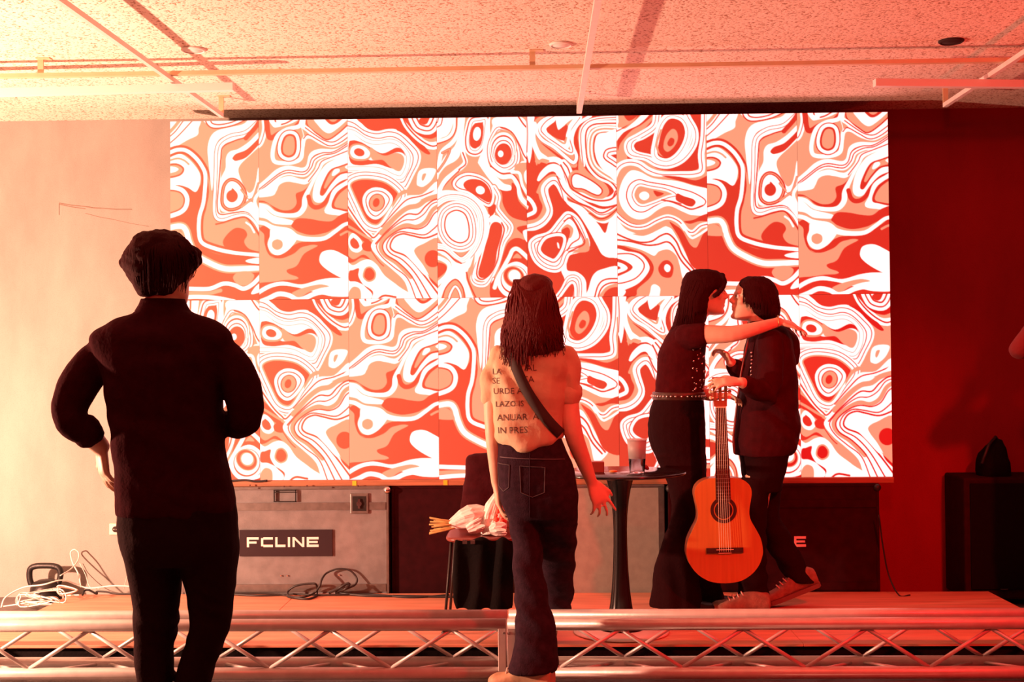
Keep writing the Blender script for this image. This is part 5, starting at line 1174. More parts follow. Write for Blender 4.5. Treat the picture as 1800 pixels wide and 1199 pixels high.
def mfold(x, y, z): return .004*math.sin(z*60+x*26+4*noise.noise((x*5, y*5, z*5)))*max(0., noise.noise((x*3+2, y*3, z*4))+.25)
sh = V.finish('shirt', 'shirtb', man, .0075, 4, .005, 8, mfold)
bm = bmesh.new()
for r_, yy in ((.0, 531), (.003, 541)): pass
ring = lambda y, l, r, d: [((P(l, y, Y0)+P(r, y, Y0))/2)+(P(r, y, Y0)-P(l, y, Y0))/2*math.cos(2*math.pi*k/28)+Vector((0, d*math.sin(2*math.pi*k/28), 0)) for k in range(28)]
add_rings(bm, [ring(547, 238, 334, .075), ring(536, 245, 328, .07), ring(526, 249, 324, .066), ring(526, 253, 320, .060), ring(540, 252, 322, .058)], cap=False)
bm_obj('collar', bm, 'shirtb', sh, True)
for pts, rr in (([pp(150, 754, -.013), pp(157, 764, -.008)], .05),):
    V = Vol(); V.limb(pts, [rr, rr*.96]); V.finish('rolled_cuff', 'shirtb', sh, .006, 2, .003, 20)
# trousers
V = Vol()
V.slices([(870, 209, 409, .125), (900, 210, 413, .13), (930, 212, 416, .135), (955, 215, 418, .135), (975, 221, 418, .13), (990, 226, 416, .118)], Y0, 2.6)
V.slices([(960, 216, 322, .115), (985, 225, 318, .112), (1014, 229, 316, .1), (1050, 235, 313, .088), (1095, 238, 311, .08), (1130, 238, 306, .075), (1160, 239, 305, .072), (1199, 244, 302, .07), (1260, 248, 301, .068), (1344, 250, 302, .07)], Y0, 2.3)
V.slices([(960, 314, 418, .115), (985, 317, 417, .112), (1014, 323, 413, .1), (1050, 331, 410, .088), (1095, 334, 405, .08), (1120, 331, 398, .076), (1157, 318, 383, .074), (1199, 309, 370, .07), (1260, 306, 362, .068), (1344, 303, 356, .07)], Y0, 2.3)
def tfold(x, y, z): return .0045*math.sin(z*70+x*45+9*noise.noise((x*7, y*7, z*7)))*max(0, .35+noise.noise((x*8+3, y*8, z*9)))*(1 if .1 < z < .62 else .3)
V.finish('trousers', 'trousb', man, .0075, 3, .003, 10, tfold)
bx = pp(276, 1360); bx.z = 0; shoe('shoe', Vector((bx.x, Y0-.07, 0)), (-.15, 1), .29, 'black', man, .08, .05, laces=False)
bx = pp(329, 1360); shoe('shoe', Vector((bx.x, Y0-.07, 0)), (.2, 1), .29, 'black', man, .08, .05, laces=False)

# ---------------------------------------------------------------- woman with long hair, stepping over the truss
Y0 = 5.06
wo = empty('person', (P(930, 1100, Y0).x, Y0, 0), 'person with long wavy hair in sand T-shirt and dark jeans, crossbody strap, back to camera', 'person')
pp = lambda x, y, d=0: P(x, y, Y0+d)
V = Vol(); at = skull(V, pp(934, 535), (.1, 1, .05), (0, 0, 1), .97)
V.limb([pp(935, 565), pp(936, 595), pp(936, 620)], [.045, .047, .055])
V.slices([(606, 905, 972, .05), (622, 885, 992, .07), (660, 882, 988, .09), (720, 880, 980, .085), (770, 880, 984, .09), (830, 884, 1002, .11), (880, 888, 1006, .11), (910, 900, 1000, .09)], Y0)
V.limb([pp(880, 626), pp(866, 690), pp(866, 760, -.01), pp(870, 810, .0), pp(873, 852, .02)], [.040, .036, .031, .028, .021])
hand(V, pp(873, 852, .02), (.10, .08, -1), (.95, .1, 0), -1, .92, (.25, .3, .35, .4), .1, .5, .4)
V.limb([pp(994, 628), pp(998, 690), pp(1007, 758, -.01), pp(1024, 806, .03), pp(1040, 848, .07)], [.044, .042, .039, .033, .023])
hand(V, pp(1040, 848, .07), (.42, .1, -.92), (-.35, .85, -.25), 1, .95, (.12, .3, .42, .5), .35, .55, .5)
V.limb([pp(915, 880), pp(928, 1030, -.03), pp(938, 1170, -.08)], [.055, .036, .03])
V.limb([pp(975, 880), pp(980, 1000, .2), pp(972, 1090, .42)], [.055, .036, .03])
V.finish('body', 'skin', wo, .006, 3); eyes(at, wo, .97)
# hair: long waves
V = Vol()
V.slices([(483.5, 932, 955, .03), (488, 917, 964, .065), (497, 906, 969, .09), (512, 897, 972, .102), (535, 892, 977, .105), (562, 890, 983, .1), (585, 888, 988, .09), (604, 886, 991, .08), (618, 885, 988, .07), (630, 886, 968, .055), (640, 888, 935, .04), (648, 890, 915, .022)], Y0-.035, 2.2)
hr = V.finish('hair', 'hairr', wo, .007, 2, .008, 16)
bm = bmesh.new()
def st(i, rg):
    x0 = rg.uniform(905, 962); e = rg.uniform(-1, 1); x1 = 937+e*54; yb = 612+rg.uniform(-16, 18)+(24 if e < -.1 else 0); dep = lambda e: -.035-math.sqrt(max(.02, 1-e*e))*.105
    return [pp(x0, 492, -.09), pp(x0*.4+x1*.6, 525, dep(e*.9)-.012), pp(x1-3*e, 565, dep(e)-.01), pp(x1+rg.uniform(-4, 4), 595, dep(e)*.9-.008), pp(x1+rg.uniform(-8, 8), yb, dep(e)*.75-.01)]
strands(bm, 320, st, .004, .0038, 5)
bm_obj('hair_locks', bm, 'hairr', hr, True)
# T-shirt
V = Vol()
V.slices([(600, 908, 968, .06), (606, 886, 990, .075), (614, 875, 1000, .088), (630, 869, 1002, .10), (655, 866, 1000, .11), (690, 864, 994, .118), (725, 865, 990, .12), (755, 867, 990, .125), (772, 872, 988, .13), (784, 888, 965, .132), (792, 898, 935, .125)], Y0, 2.5)
V.limb([pp(882, 624), pp(869, 650), pp(862, 680), pp(862, 700)], [.044, .047, .044, .04])
V.limb([pp(992, 626), pp(1000, 650), pp(998, 678), pp(997, 694)], [.05, .053, .054, .053])
def wfold(x, y, z): return .006*math.sin((x*.8+z*.55)*70+5*noise.noise((x*6, y*6, z*6)))*max(0, .7+noise.noise((x*5, 3, z*5)))
tee = V.finish('t_shirt', 'tee', wo, .007, 2, .004, 12, wfold)
V = Vol(); V.limb([pp(1000, 688), pp(998, 697)], [.058, .057]); V.finish('rolled_sleeve', 'tee', tee, .006, 2, .003, 16)
# things lying on the shirt back are laid onto its surface
bmT = bmesh.new(); bmT.from_mesh(tee.data); tree = BVHTree.FromBMesh(bmT); bmT.free()
def onback(p, off):
    h = tree.ray_cast(Vector((p.x, Y0-.6, p.z)), Vector((0, 1, 0)))
    return Vector((p.x, (h[0].y if h[0] else Y0-.02)-off, p.z))
path = [pp(896, 606), pp(902, 628), pp(912, 655), pp(926, 684), pp(944, 712), pp(964, 738), pp(986, 762)]
pts = [Vector(q) for q in crom(path, 5)]; bm = bmesh.new(); rl = []
for i, q in enumerate(pts):
    t = (pts[min(i+1, len(pts)-1)]-pts[max(i-1, 0)]).normalized(); s = Vector((-t.z, 0, t.x)); 
    c0, c1 = onback(q+s*.021, .006), onback(q-s*.021, .006); m_ = onback(q, .008)
    rl.append([c0, m_, c1, c1+Vector((0, .004, 0)), m_+Vector((0, .004, 0)), c0+Vector((0, .004, 0))])
add_rings(bm, rl); strap = bm_obj('shoulder_strap', bm, 'strap', wo, True)
def text_on_back(rows):
    bm = bmesh.new()
    for txt, px, py, size, rot in rows:
        cu = bpy.data.curves.new('t', 'FONT'); cu.body = txt; cu.size = size; cu.resolution_u = 2
        t = bpy.data.objects.new('t', cu); COLL.objects.link(t); dg = bpy.context.evaluated_depsgraph_get()
        me = bpy.data.meshes.new_from_object(t.evaluated_get(dg)); bpy.data.objects.remove(t)
        b2 = bmesh.new(); b2.from_mesh(me); bmesh.ops.triangulate(b2, faces=b2.faces)
        bmesh.ops.subdivide_edges(b2, edges=[e for e in b2.edges if e.calc_length() > .008], cuts=1)
        o0 = pp(px, py)
        for v in b2.verts:
            x, y = v.co.x, v.co.y; xr_ = x*math.cos(rot)-y*math.sin(rot); zr_ = x*math.sin(rot)+y*math.cos(rot)
            v.co = onback(Vector((o0.x+xr_, 0, o0.z+zr_)), .0025)
        b2.to_mesh(me); b2.free(); bm.from_mesh(me); bpy.data.meshes.remove(me)
    ob = bm_obj('shirt_print', bm, 'teeink', tee); tag(ob, 'hand lettered dark words across the shirt back'); ob['kind'] = 'stuff'
text_on_back([('LA', 866, 658, .034, .0), ('AL', 926, 652, .036, .05), ('SE', 866, 674, .034, .0), ('TA', 920, 672, .036, .05), ('URDE A', 868, 692, .034, .02), ('LAZO IS', 872, 714, .032, .03), ('ANUAR  AST', 875, 738, .036, .04), ('IN PRES', 876, 760, .036, .04)])
# jeans
V = Vol()
V.slices([(768, 874, 986, .112), (785, 875, 992, .12), (808, 875, 1004, .13), (835, 875, 1012, .138), (867, 877, 1017, .14), (892, 884, 1017, .13), (910, 892, 1015, .11)], Y0, 2.5)
V.slices([(885, 882, 948, .11), (905, 890, 948, .105), (944, 899, 951, .09), (997, 902, 955, .08, -.02), (1050, 905, 964, .078, -.04), (1100, 907, 976, .08, -.06), (1140, 901, 981, .085, -.075), (1180, 893, 981, .09, -.085)], Y0, 2.3)
V.slices([(885, 930, 1017, .11), (905, 933, 1016, .105), (940, 938, 1014, .095, .06), (990, 946, 1011, .085, .18), (1040, 952, 1008, .08, .30), (1084, 950, 1002, .08, .40)], Y0, 2.3)
def jf(x, y, z): return .004*math.sin(z*50+x*30+5*noise.noise((x*6, y*6, z*6)))*(1 if z < .65 else .3)
je = V.finish('jeans', 'denim', wo, .0075, 3, .003, 12, jf)
bmT = bmesh.new(); bmT.from_mesh(je.data); tree = BVHTree.FromBMesh(bmT); bmT.free()
for x0, x1, y0_, y1_ in ((876, 897, 812, 860), (915, 958, 815, 868)):
    bm = bmesh.new(); nn = 8; q = [(x0, y0_), (x1, y0_+2), (x1-1, y1_-8), ((x0+x1)/2, y1_), (x0+2, y1_-8)]; edge = []
    for i in range(5):
        for k in range(6): t = k/6; a, b = q[i], q[(i+1) % 5]; edge.append(onback(pp(a[0]+(b[0]-a[0])*t, a[1]+(b[1]-a[1])*t), .002))
    add_tube(bm, edge, .0022, 5, closed=True); bm_obj('pocket_seam', bm, mat('seam thread', (.05, .03, .04), .8), je, True)
bm = bmesh.new(); add_tube(bm, [onback(pp(932, y), .002) for y in range(792, 905, 8)], .0024, 5); bm_obj('back_seam', bm, 'denim', je, True)
bm = bmesh.new(); add_tube(bm, [onback(pp(x, 801+(x-880)*.03), .002) for x in range(880, 1000, 8)], .0022, 5); bm_obj('waistband_seam', bm, mat('seam thread', (.10, .07, .09), .8), je, True)
bx = pp(950, 1200, -.1); shoe('boot', Vector((bx.x+.05, Y0-.12, 0)), (-.8, .25), .27, 'boot', wo, .10, .05, collar=.03)
bx = pp(966, 1100, .42); shoe('boot', Vector((bx.x-.0, Y0+.38, DZ+.001)), (-.15, 1), .26, 'boot', wo, .09, .045)

# ---------------------------------------------------------------- couple on stage: woman on the left
Y0 = 6.2
gi = empty('person', (P(1200, 1060, Y0).x, Y0, DZ), 'person with straight brown hair and fringe, dark top and flared trousers, arm round partner', 'person')
pp = lambda x, y, d=0: P(x, y, Y0+d)
V = Vol(); at = skull(V, pp(1241, 514), (1, 0, -.02), (0, 0, 1), .95, .006)
V.limb([pp(1232, 540), pp(1223, 565), pp(1215, 590)], [.048, .047, .055])
V.slices([(582, 1192, 1238, .10), (610, 1172, 1232, .13), (660, 1166, 1228, .11), (690, 1162, 1226, .105), (740, 1152, 1230, .13), (790, 1154, 1232, .13), (830, 1168, 1236, .12)], Y0)
V.limb([pp(1214, 588, -.15), pp(1246, 588, -.19), pp(1288, 587, -.225), pp(1330, 577, -.225), pp(1370, 565.5, -.20)], [.05, .047, .040, .032, .022])
hand(V, pp(1370, 565.5, -.20), (.93, .25, -.22), (.05, .35, -.9), -1, .88, (.2, .3, .4, .5), .08, .35, .3)
V.limb([pp(1212, 590, .15), pp(1214, 640, .16), pp(1220, 682, .10), pp(1244, 694, .0), pp(1258, 697, -.05)], [.045, .040, .036, .030, .022])
hand(V, pp(1258, 697, -.05), (.9, -.3, .05), (.2, -.3, -.9), 1, .85, (.5, .55, .6, .6), .05, .5, .4)
V.limb([pp(1198, 820, -.08), pp(1205, 930, -.08), pp(1190, 1055, -.08)], [.075, .05, .036])
V.limb([pp(1206, 820, .09), pp(1220, 930, .08), pp(1240, 1050, .06)], [.075, .05, .036])
V.finish('body', 'skin', gi, .0055, 3); eyes(at, gi, .97)
V = Vol()
V.slices([(474, 1222, 1250, .045), (478, 1210, 1263, .07), (486, 1202, 1271, .085), (497, 1198, 1272, .092), (507, 1196, 1266, .095), (516, 1195, 1254, .097), (530, 1193, 1248, .097), (548, 1189, 1243, .093), (565, 1184, 1240, .085), (580, 1178, 1226, .075), (594, 1172, 1205, .06), (606, 1168, 1190, .04)], Y0, 2.2)
for e in (-1, 1): V.limb([pp(1262, 490, e*.05), pp(1271, 500, e*.055), pp(1267, 511, e*.07), pp(1256, 520, e*.082)], [.02, .014, .012, .012])
V.limb([pp(1268, 486), pp(1274, 497), pp(1273.5, 505)], [.02, .012, .006])
hr = V.finish('hair', 'hairb', gi, .0055, 2, .003, 30)
bm = bmesh.new()
def st(i, rg):
    e = rg.uniform(-.9, .9); x1 = 1220+e*26; d = -.094*math.sqrt(max(.05, 1-(e*.85)**2)); L = rg.uniform(560, 600) if e < .2 else rg.uniform(535, 562)
    return [pp(1236+e*10, 477, d*.4), pp(1234+e*28, 494, d*.95), pp(x1, 525, d-.006), pp(x1-3, 548, d-.005), pp(x1-6-rg.uniform(0, 4), L, d*.85)]
strands(bm, 130, st, .001, .004, 6)
bm_obj('hair_locks', bm, 'hairb', hr, True)
V = Vol()
V.slices([(568, 1196, 1238, .08), (574, 1188, 1242, .12), (583, 1177, 1243, .155), (598, 1168, 1241, .165), (620, 1158, 1239, .155), (645, 1155, 1239, .142), (670, 1153, 1238, .134), (690, 1151, 1236, .13), (697, 1150, 1236, .13)], Y0, 2.4)
V.limb([pp(1206, 590, -.13), pp(1220, 591, -.165), pp(1231, 589, -.18)], [.058, .062, .058])
V.limb([pp(1212, 590, .14), pp(1213, 625, .155)], [.056, .054])
top = V.finish('top', 'toplady', gi, .007, 3, .004, 12)
bmT = bmesh.new(); bmT.from_mesh(top.data); tree = BVHTree.FromBMesh(bmT); bmT.free()
bm = bmesh.new(); rg = random.Random(5)
for i in range(26):
    q = onback(pp(1212+rg.uniform(0, 22), 612+rg.uniform(0, 76), 0), .001); bmesh.ops.create_icosphere(bm, subdivisions=1, radius=rg.uniform(.004, .007), matrix=Matrix.Translation(q) @ Matrix.Diagonal((1, .5, 1.2, 1)))
ob = bm_obj('sequins', bm, 'chrome', top, True); ob['kind'] = 'stuff'
bm = bmesh.new(); rg_ = lambda y, g: [((pp(1149-g, y)+pp(1237+g, y))/2)+(pp(1237+g, y)-pp(1149-g, y))/2*math.copysign(abs(math.cos(2*math.pi*k/40))**.8, math.cos(2*math.pi*k/40))+Vector((0, (.135+g*.002)*math.copysign(abs(math.sin(2*math.pi*k/40))**.8, math.sin(2*math.pi*k/40)), 0)) for k in range(40)]
add_rings(bm, [rg_(703, .5), rg_(702, 2), rg_(690, 2), rg_(689, .5)]); belt = bm_obj('belt', bm, 'rosewood', gi, True)
for k in range(40):
    t = 2*math.pi*k/40
    if math.sin(t) < .25:
        q = rg_(696, 2.6)[k]; bm = bmesh.new(); bmesh.ops.create_icosphere(bm, subdivisions=1, radius=.007, matrix=Matrix.Translation(q)); bm_obj('stud', bm, 'chrome', belt, True)
V = Vol()
V.slices([(697, 1150, 1236, .132), (715, 1144, 1237, .148), (740, 1139, 1239, .162), (775, 1141, 1240, .165), (805, 1154, 1241, .16), (825, 1163, 1241, .15)], Y0, 2.4)
V.slices([(800, 1152, 1240, .08, -.08), (830, 1166, 1240, .082, -.08), (860, 1175, 1238, .08, -.08), (890, 1180, 1236, .075, -.08), (917, 1178, 1231, .073, -.08), (945, 1166, 1227, .08, -.08), (975, 1157, 1226, .088, -.08), (1016, 1148, 1228, .098, -.08), (1066, 1140, 1234, .108, -.08)], Y0, 2.3)
V.slices([(800, 1160, 1241, .08, .09), (860, 1182, 1243, .075, .09), (917, 1190, 1246, .07, .085), (960, 1196, 1252, .075, .08), (1010, 1204, 1263, .085, .07), (1056, 1208, 1276, .095, .06)], Y0, 2.3)
V.finish('flared_trousers', 'trousb', gi, .007, 3, .004, 12, lambda x, y, z: .004*math.sin(x*60+4*noise.noise((x*4, y*4, z*3)))*(1 if z < .5 else .2))
q = G(1172, 1079, DZ); shoe('shoe', Vector((q.x, Y0-.09, DZ+.001)), (1, -.05), .24, 'black', gi, .07, .042)
q = G(1210, 1070, DZ); shoe('shoe', Vector((q.x, Y0+.07, DZ+.001)), (1, -.05), .24, 'black', gi, .07, .042)

# ---------------------------------------------------------------- couple on stage: partner in black jacket
gu = empty('person', (P(1340, 1060, Y0).x, Y0, DZ), 'person with dark bobbed hair in black jacket and brown sneakers, facing left holding a guitar', 'person')
V = Vol(); at = skull(V, pp(1321, 527), (-1, -.06, .17), (.17, 0, 1), .93)
V.limb([pp(1326, 548), pp(1336, 570), pp(1344, 592)], [.05, .05, .058])
V.slices([(588, 1325, 1380, .12), (630, 1318, 1388, .14), (700, 1312, 1390, .13), (790, 1306, 1386, .13), (840, 1314, 1368, .12)], Y0)
V.limb([pp(1352, 600, -.165), pp(1352, 650, -.20), pp(1348, 690, -.20), pp(1324, 682, -.29), pp(1303, 672, -.362)], [.045, .042, .040, .034, .025])
hand(V, pp(1303, 672, -.362), (-.97, -.02, .05), (-.05, .45, -.9), -1, .9, (.2, .3, .35, .4), .14, .5, .5)
V.limb([pp(1352, 600, .165), pp(1340, 650, .16), pp(1318, 676, .10), pp(1300, 655, .0), pp(1284, 636, -.06)], [.045, .042, .038, .032, .024])
hand(V, pp(1284, 636, -.06), (-.62, -.1, .75), (-.6, -.2, -.55), 1, .74, (.7, .8, .85, .9), .06, .6, .6)
V.limb([pp(1334, 840, -.06), pp(1324, 940, -.05), pp(1328, 1055, -.04)], [.07, .05, .036])
V.limb([pp(1350, 840, .08), pp(1352, 910, .08), pp(1408, 1030, .08)], [.07, .05, .036])
V.finish('body', 'skin', gu, .0055, 3); eyes(at, gu, .97)
V = Vol()
V.slices([(486.5, 1312, 1342, .035), (491, 1303, 1353, .065), (500, 1297.5, 1361, .085), (513, 1298, 1367, .094), (527, 1302, 1369, .097), (540, 1309, 1371, .095), (551, 1319, 1371, .088), (559, 1329, 1367, .075), (564, 1337, 1360, .05)], Y0, 2.2)
hr = V.finish('hair', 'hairb', gu, .0055, 2, .004, 30)
bm = bmesh.new()
def st(i, rg):
    e = rg.uniform(-.95, .95); x1 = 1337+e*32; d = -.097*math.sqrt(max(.05, 1-(e*.85)**2)); L = 548+rg.uniform(-8, 6)+e*8+ (6 if e > 0 else -6)
    return [pp(1328+e*8, 490, d*.4), pp(1331+e*25, 505, d*.9), pp(x1, 528, d-.007), pp(x1+1, L, d*.93-.004)]
strands(bm, 130, st, .001, .004, 8)
bm_obj('hair_locks', bm, 'hairb', hr, True)
V = Vol()
V.slices([(566, 1316, 1362, .09), (573, 1315, 1374, .135), (582, 1315, 1382, .16), (600, 1313, 1390, .175), (630, 1307, 1397, .178), (665, 1303, 1398, .17), (700, 1297, 1402, .168), (735, 1293, 1404, .17), (765, 1288, 1404, .17), (785, 1289, 1400, .165), (800, 1291, 1388, .155)], Y0, 2.4)
V.limb([pp(1354, 600, -.15), pp(1354, 640, -.185), pp(1351, 680, -.195), pp(1347, 694, -.20)], [.064, .064, .06, .056])
V.limb([pp(1347, 692, -.20), pp(1328, 684, -.272), pp(1311, 676, -.335)], [.056, .05, .042])
V.limb([pp(1352, 600, .15), pp(1340, 650, .16), pp(1320, 676, .10)], [.062, .06, .055])
V.limb([pp(1320, 676, .10), pp(1300, 655, .0), pp(1291, 645, -.035)], [.055, .047, .042])
V.limb([pp(1372, 585), pp(1392, 612), pp(1398, 636)], [.055, .045, .022])
V.limb([pp(1370, 582, -.1), pp(1386, 596, -.03), pp(1386, 596, .03), pp(1370, 582, .1)], [.03, .035, .035, .03])
def jk(x, y, z): return .006*math.sin((z*.8+x*.6)*45+5*noise.noise((x*5, y*5, z*5)))*max(0, .6+noise.noise((x*4, 1, z*4)))
ja = V.finish('jacket', 'jacket', gu, .007, 3, .004, 9, jk)
for i in range(7):
    q = pp(1321+math.sin(i)*.6, 620+i*6.5, -.19); bm = bmesh.new(); bmesh.ops.create_icosphere(bm, subdivisions=1, radius=.0065, matrix=Matrix.Translation(q)); bm_obj('bead', bm, 'chrome', ja, True)
tube('zip_edge', [pp(1316, 596, -.13), pp(1309, 625, -.13), pp(1303, 655, -.12), pp(1298, 690, -.10), pp(1293, 735, -.09), pp(1289, 765, -.09), pp(1291, 797, -.09)], .005, 'seat', ja, 6)
V = Vol()
V.slices([(790, 1298, 1387, .15), (815, 1302, 1382, .152), (840, 1306, 1376, .15), (862, 1306, 1372, .14)], Y0, 2.4)
V.slices([(840, 1303, 1352, .09, -.06), (900, 1301, 1348, .082, -.055), (950, 1299, 1346, .078, -.05), (1000, 1297, 1347, .078, -.045), (1046, 1297, 1352, .082, -.04)], Y0, 2.3)
V.slices([(840, 1322, 1374, .09, .08), (880, 1326, 1371, .085, .08), (908, 1329, 1370, .08, .08), (946, 1340, 1393, .078, .08), (986, 1362, 1413, .075, .08), (1022, 1386, 1434, .075, .08)], Y0, 2.3)
V.finish('trousers', 'trousb', gu, .007, 3, .003, 12, lambda x, y, z: .004*math.sin(z*60+4*noise.noise((x*5, y*5, z*5)))*(1 if z < .5 else .2))
q = G(1354, 1079, DZ); shoe('sneaker', Vector((q.x, Y0-.09, DZ+.001)), (-1, -.03), .285, 'sneaker', gu, .085, .046, collar=.012)
q = G(1452, 1070, DZ); sk = shoe('sneaker', Vector((q.x, Y0+.06, DZ+.004)), (-1, -.03), .285, 'sneaker', gu, .085, .046, pitch=.36, collar=.03)

# ---------------------------------------------------------------- guitar held upright between them
GY = 5.865; mpp = GY/FPX
b0, n0 = P(1275.5, 1025.5, GY), P(1267, 717, GY); ax = Vector((n0.x-b0.x, 0, n0.z-b0.z)); LG = ax.length; ax.normalize(); sx_ = Vector((ax.z, 0, -ax.x))
gt = empty('guitar', (b0.x, GY, b0.z), 'classical acoustic guitar with orange top held upright by its headstock', 'guitar')
ga = lambda a, u, d=0: Vector((b0.x, GY, b0.z))+sx_*a+ax*u+Vector((0, d, 0))         # across, up, depth
half = [(0, 0), (14, 1), (30, 5), (47, 16), (59, 31), (65, 47), (66, 58), (63, 76), (55, 93), (47.5, 107), (44.5, 118), (45, 130), (47.5, 143), (49.5, 157), (47, 168), (39, 177), (26, 182.5), (12, 184)]
half = [np.array(q) for q in half]; hs = crom(half, 4)
ol = [(q[0]*mpp, q[1]*mpp) for q in hs]+[(-q[0]*mpp, q[1]*mpp) for q in reversed(hs[1:])]
bm = bmesh.new(); add_rings(bm, [[ga(a, u, .006) for a, u in ol], [ga(a, u, .093) for a, u in ol]]); bm_obj('sides_and_back', bm, 'mahog', gt)
def lens(bm, c_u, r0, r1, d0, d1, n=36):
    i = [[ga(r*math.cos(2*math.pi*k/n), c_u+r*math.sin(2*math.pi*k/n), d) for k in range(n)] for r, d in ((r0, d1), (r0, d0), (r1, d0), (r1, d1))]
    add_rings(bm, i, cap=False, closed=True)
bm = bmesh.new(); add_rings(bm, [[ga(a*1.006, u, 0) for a, u in ol], [ga(a*1.006, u, .0058) for a, u in ol]]); tp = bm_obj('soundboard', bm, 'spruce', gt)
uh = (1025.5-898)*mpp; rh = 15.3*mpp
bm = bmesh.new(); add_disc(bm, ga(0, uh, -.0008), rh, .0014, (0, 1, 0), 40); bm_obj('sound_hole', bm, 'hole', tp)
bm = bmesh.new(); lens(bm, uh, rh*1.12, rh*1.5, -.0009, .0); bm_obj('rosette', bm, 'rosewood', tp)
ub = (1025.5-968)*mpp
bm = bmesh.new(); add_rings(bm, [[ga(a, ub+u, d) for a, u in ((-.085, -.012), (.085, -.012), (.085, .012), (-.085, .012))] for d in (-.009, .0)]); br = bm_obj('bridge', bm, 'rosewood', tp)
bm = bmesh.new(); add_rings(bm, [[ga(a, ub+.004+u, d) for a, u in ((-.04, -.0014), (.04, -.0014), (.04, .0014), (-.04, .0014))] for d in (-.013, -.009)]); bm_obj('saddle', bm, 'ivory', br)
bm = bmesh.new(); add_rings(bm, [[ga(a, ub-.012+u, d) for a, u in ((-.03, -.0016), (.03, -.0016), (.03, .0016), (-.03, .0016))] for d in (-.011, -.004)]); bm_obj('tie_block', bm, 'ivory', br)
# neck and fingerboard
u0, u1 = (1025.5-884)*mpp, LG; wn, wb = 9.2*mpp, 12.5*mpp
ubd = 184*mpp
bm = bmesh.new(); add_rings(bm, [[ga(w_*math.cos(t), u, .004+.020*math.sin(t)) for t in np.linspace(0, math.pi, 10)] for u, w_ in ((ubd-.01, wb*.96), (u1, wn*.98))]); bm_obj('neck', bm, 'mahog', gt, True)
bm = bmesh.new(); add_rings(bm, [[ga(-w_, u, -.0045), ga(w_, u, -.0045), ga(w_, u, .004 if u > ubd else -.0002), ga(-w_, u, .004 if u > ubd else -.0002)] for u, w_ in ((u0, wb*1.03), (ubd-.0, wb), (ubd+.001, wb), (u1, wn))]); fb = bm_obj('fingerboard', bm, 'rosewood', gt)
SL = LG-ub-.004
for k in range(1, 19):
    u = u1-SL*(1-2**(-k/12))
    if u < u0+.004: break
    w_ = wb+(wn-wb)*(u-u0)/(u1-u0); bm = bmesh.new(); add_tube(bm, [ga(-w_, u, -.005), ga(w_, u, -.005)], .0011, 5); bm_obj('fret', bm, 'chrome', fb)
bm = bmesh.new(); add_rings(bm, [[ga(-wn, u, -.007), ga(wn, u, -.007), ga(wn, u, .006), ga(-wn, u, .006)] for u in (u1, u1+.006)]); bm_obj('nut', bm, 'ivory', gt)
for k in range(6):
    f = (k-2.5)/2.5; bm = bmesh.new(); add_tube(bm, [ga(f*wn*.82, u1+.003, -.0085), ga(f*wb*.78+.0, ub+.004, -.0145), ga(f*wb*.78, ub-.006, -.011)], .0007, 4); bm_obj('string', bm, 'ivory', gt)
# slotted headstock
hu0, hu1 = u1+.006, u1+54*mpp; hw0, hw1 = 11*mpp, 13.2*mpp
bm = bmesh.new()
def slab(a0, a1, ua, ub_, w0, w1): add_rings(bm, [[ga(a0*w0, ua, .0), ga(a1*w0, ua, .0), ga(a1*w0, ua, .017), ga(a0*w0, ua, .017)], [ga(a0*w1, ub_, .003), ga(a1*w1, ub_, .003), ga(a1*w1, ub_, .020), ga(a0*w1, ub_, .020)]])
hm = lambda t: hu0+(hu1-hu0)*t; wmix = lambda t: hw0+(hw1-hw0)*t
slab(-1, 1, hm(0), hm(.2), wmix(0), wmix(.2)); slab(-1, 1, hm(.82), hm(1), wmix(.82), wmix(1))
slab(-1, -.62, hm(.2), hm(.82), wmix(.2), wmix(.82)); slab(-.2, .2, hm(.2), hm(.82), wmix(.2), wmix(.82)); slab(.62, 1, hm(.2), hm(.82), wmix(.2), wmix(.82))
hd = bm_obj('headstock', bm, 'mahog', gt)
for s in (-1, 1):
    for t in (.3, .5, .7):
        bm = bmesh.new(); w_ = wmix(t); add_tube(bm, [ga(s*w_*.2, hm(t), .010), ga(s*w_*1.28, hm(t), .010)], .003, 8); add_disc(bm, ga(s*w_*1.38, hm(t), .012), .0085, .008, (0, 1, 0), 12); bm_obj('tuning_peg', bm, 'ivory', hd, True)

# earrings
tube('bangle', [pp(1367, 565, -.2)+Vector((.004*math.sin(t)*0, .03*math.cos(t), .028*math.sin(t))) for t in np.linspace(0, 2*math.pi, 20)[:-1]], .0028, 'gold', gi, 6, closed=True)

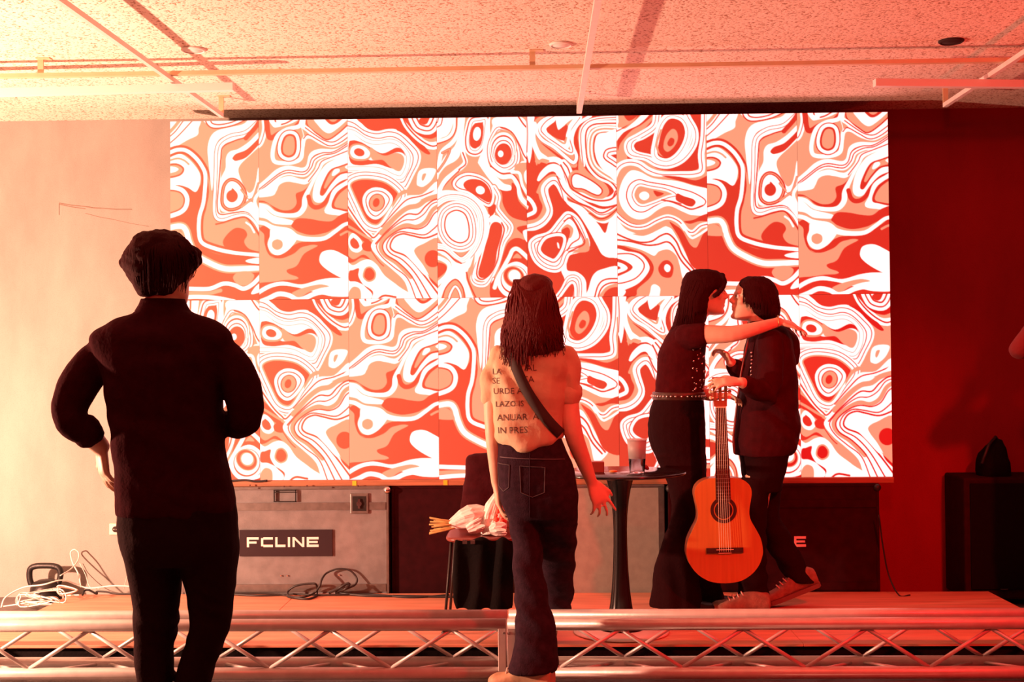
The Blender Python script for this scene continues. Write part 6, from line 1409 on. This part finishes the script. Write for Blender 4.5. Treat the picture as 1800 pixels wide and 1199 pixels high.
# ---------------------------------------------------------------- bystander cut by the right frame edge
Y0 = 6.05
ed = empty('person', (P(1860, 1060, Y0).x, Y0, 0), 'person in dark clothes cut off by the right frame edge, bent elbow raised', 'person')
pp = lambda x, y, d=0: P(x, y, Y0+d)
V = Vol(); at = skull(V, pp(1868, 520), (-.9, .4, 0), (0, 0, 1), 1.0)
V.limb([pp(1870, 555), pp(1872, 600)], [.05, .06])
V.slices([(592, 1840, 1905, .09), (620, 1825, 1925, .11), (700, 1830, 1915, .1), (800, 1832, 1915, .11), (860, 1832, 1915, .1)], Y0)
V.limb([pp(1838, 608, -.05), pp(1812, 608, -.09), pp(1794, 613, -.12)], [.045, .04, .036])
V.limb([pp(1794, 613, -.12), pp(1812, 584, -.14), pp(1836, 555, -.12)], [.036, .034, .026])
hand(V, pp(1832, 555, -.12), (.7, .1, .7), (.4, .8, -.3), 1, .95, (.5, .5, .5, .5), .05, .6, .4)
V.limb([pp(1912, 612), pp(1925, 690), pp(1920, 760, -.05)], [.045, .04, .035]); hand(V, pp(1920, 760, -.05), (0, 0, -1), (-1, 0, 0), 1, .95)
V.limb([pp(1852, 850), pp(1852, 960), pp(1852, 1080)], [.08, .055, .04]); V.limb([pp(1895, 850), pp(1895, 960), pp(1895, 1080)], [.08, .055, .04])
V.finish('body', 'skin', ed, .008, 3); eyes(at, ed)
V = Vol(); V.slices([(482, 1855, 1882, .05), (490, 1842, 1896, .08), (510, 1838, 1905, .098), (540, 1848, 1905, .09), (560, 1860, 1898, .06)], Y0, 2.2); V.finish('hair', 'hairb', ed, .008, 2, .004, 20)
V = Vol(); V.slices([(590, 1850, 1892, .08), (600, 1832, 1912, .1), (625, 1820, 1928, .125), (700, 1824, 1922, .12), (800, 1824, 1922, .125), (870, 1822, 1924, .125)], Y0, 2.4)
V.limb([pp(1834, 608, -.05), pp(1808, 608, -.09), pp(1792, 614, -.12)], [.062, .058, .05]); V.limb([pp(1910, 612), pp(1924, 690), pp(1920, 740, -.04)], [.06, .055, .045])
V.limb([pp(1792, 614, -.12), pp(1812, 584, -.14)], [.05, .045])
V.finish('sweater', mat('dull red sweater', (.16, .01, .012), .9, var=.2, bump=.2), ed, .008, 3, .005, 10)
V = Vol(); V.slices([(850, 1826, 1920, .12), (900, 1826, 1920, .12)], Y0); V.slices([(890, 1828, 1874, .09), (1000, 1832, 1874, .075), (1100, 1834, 1874, .075)], Y0); V.slices([(890, 1872, 1918, .09), (1000, 1874, 1914, .075), (1100, 1874, 1912, .075)], Y0)
V.finish('trousers', 'trousb', ed, .008, 3)
for px in (1853, 1895):
    q = pp(px, 1100); shoe('shoe', Vector((q.x+.06, Y0, 0.0)), (-.1, 1), .27, 'black', ed, .08, .048, laces=False)
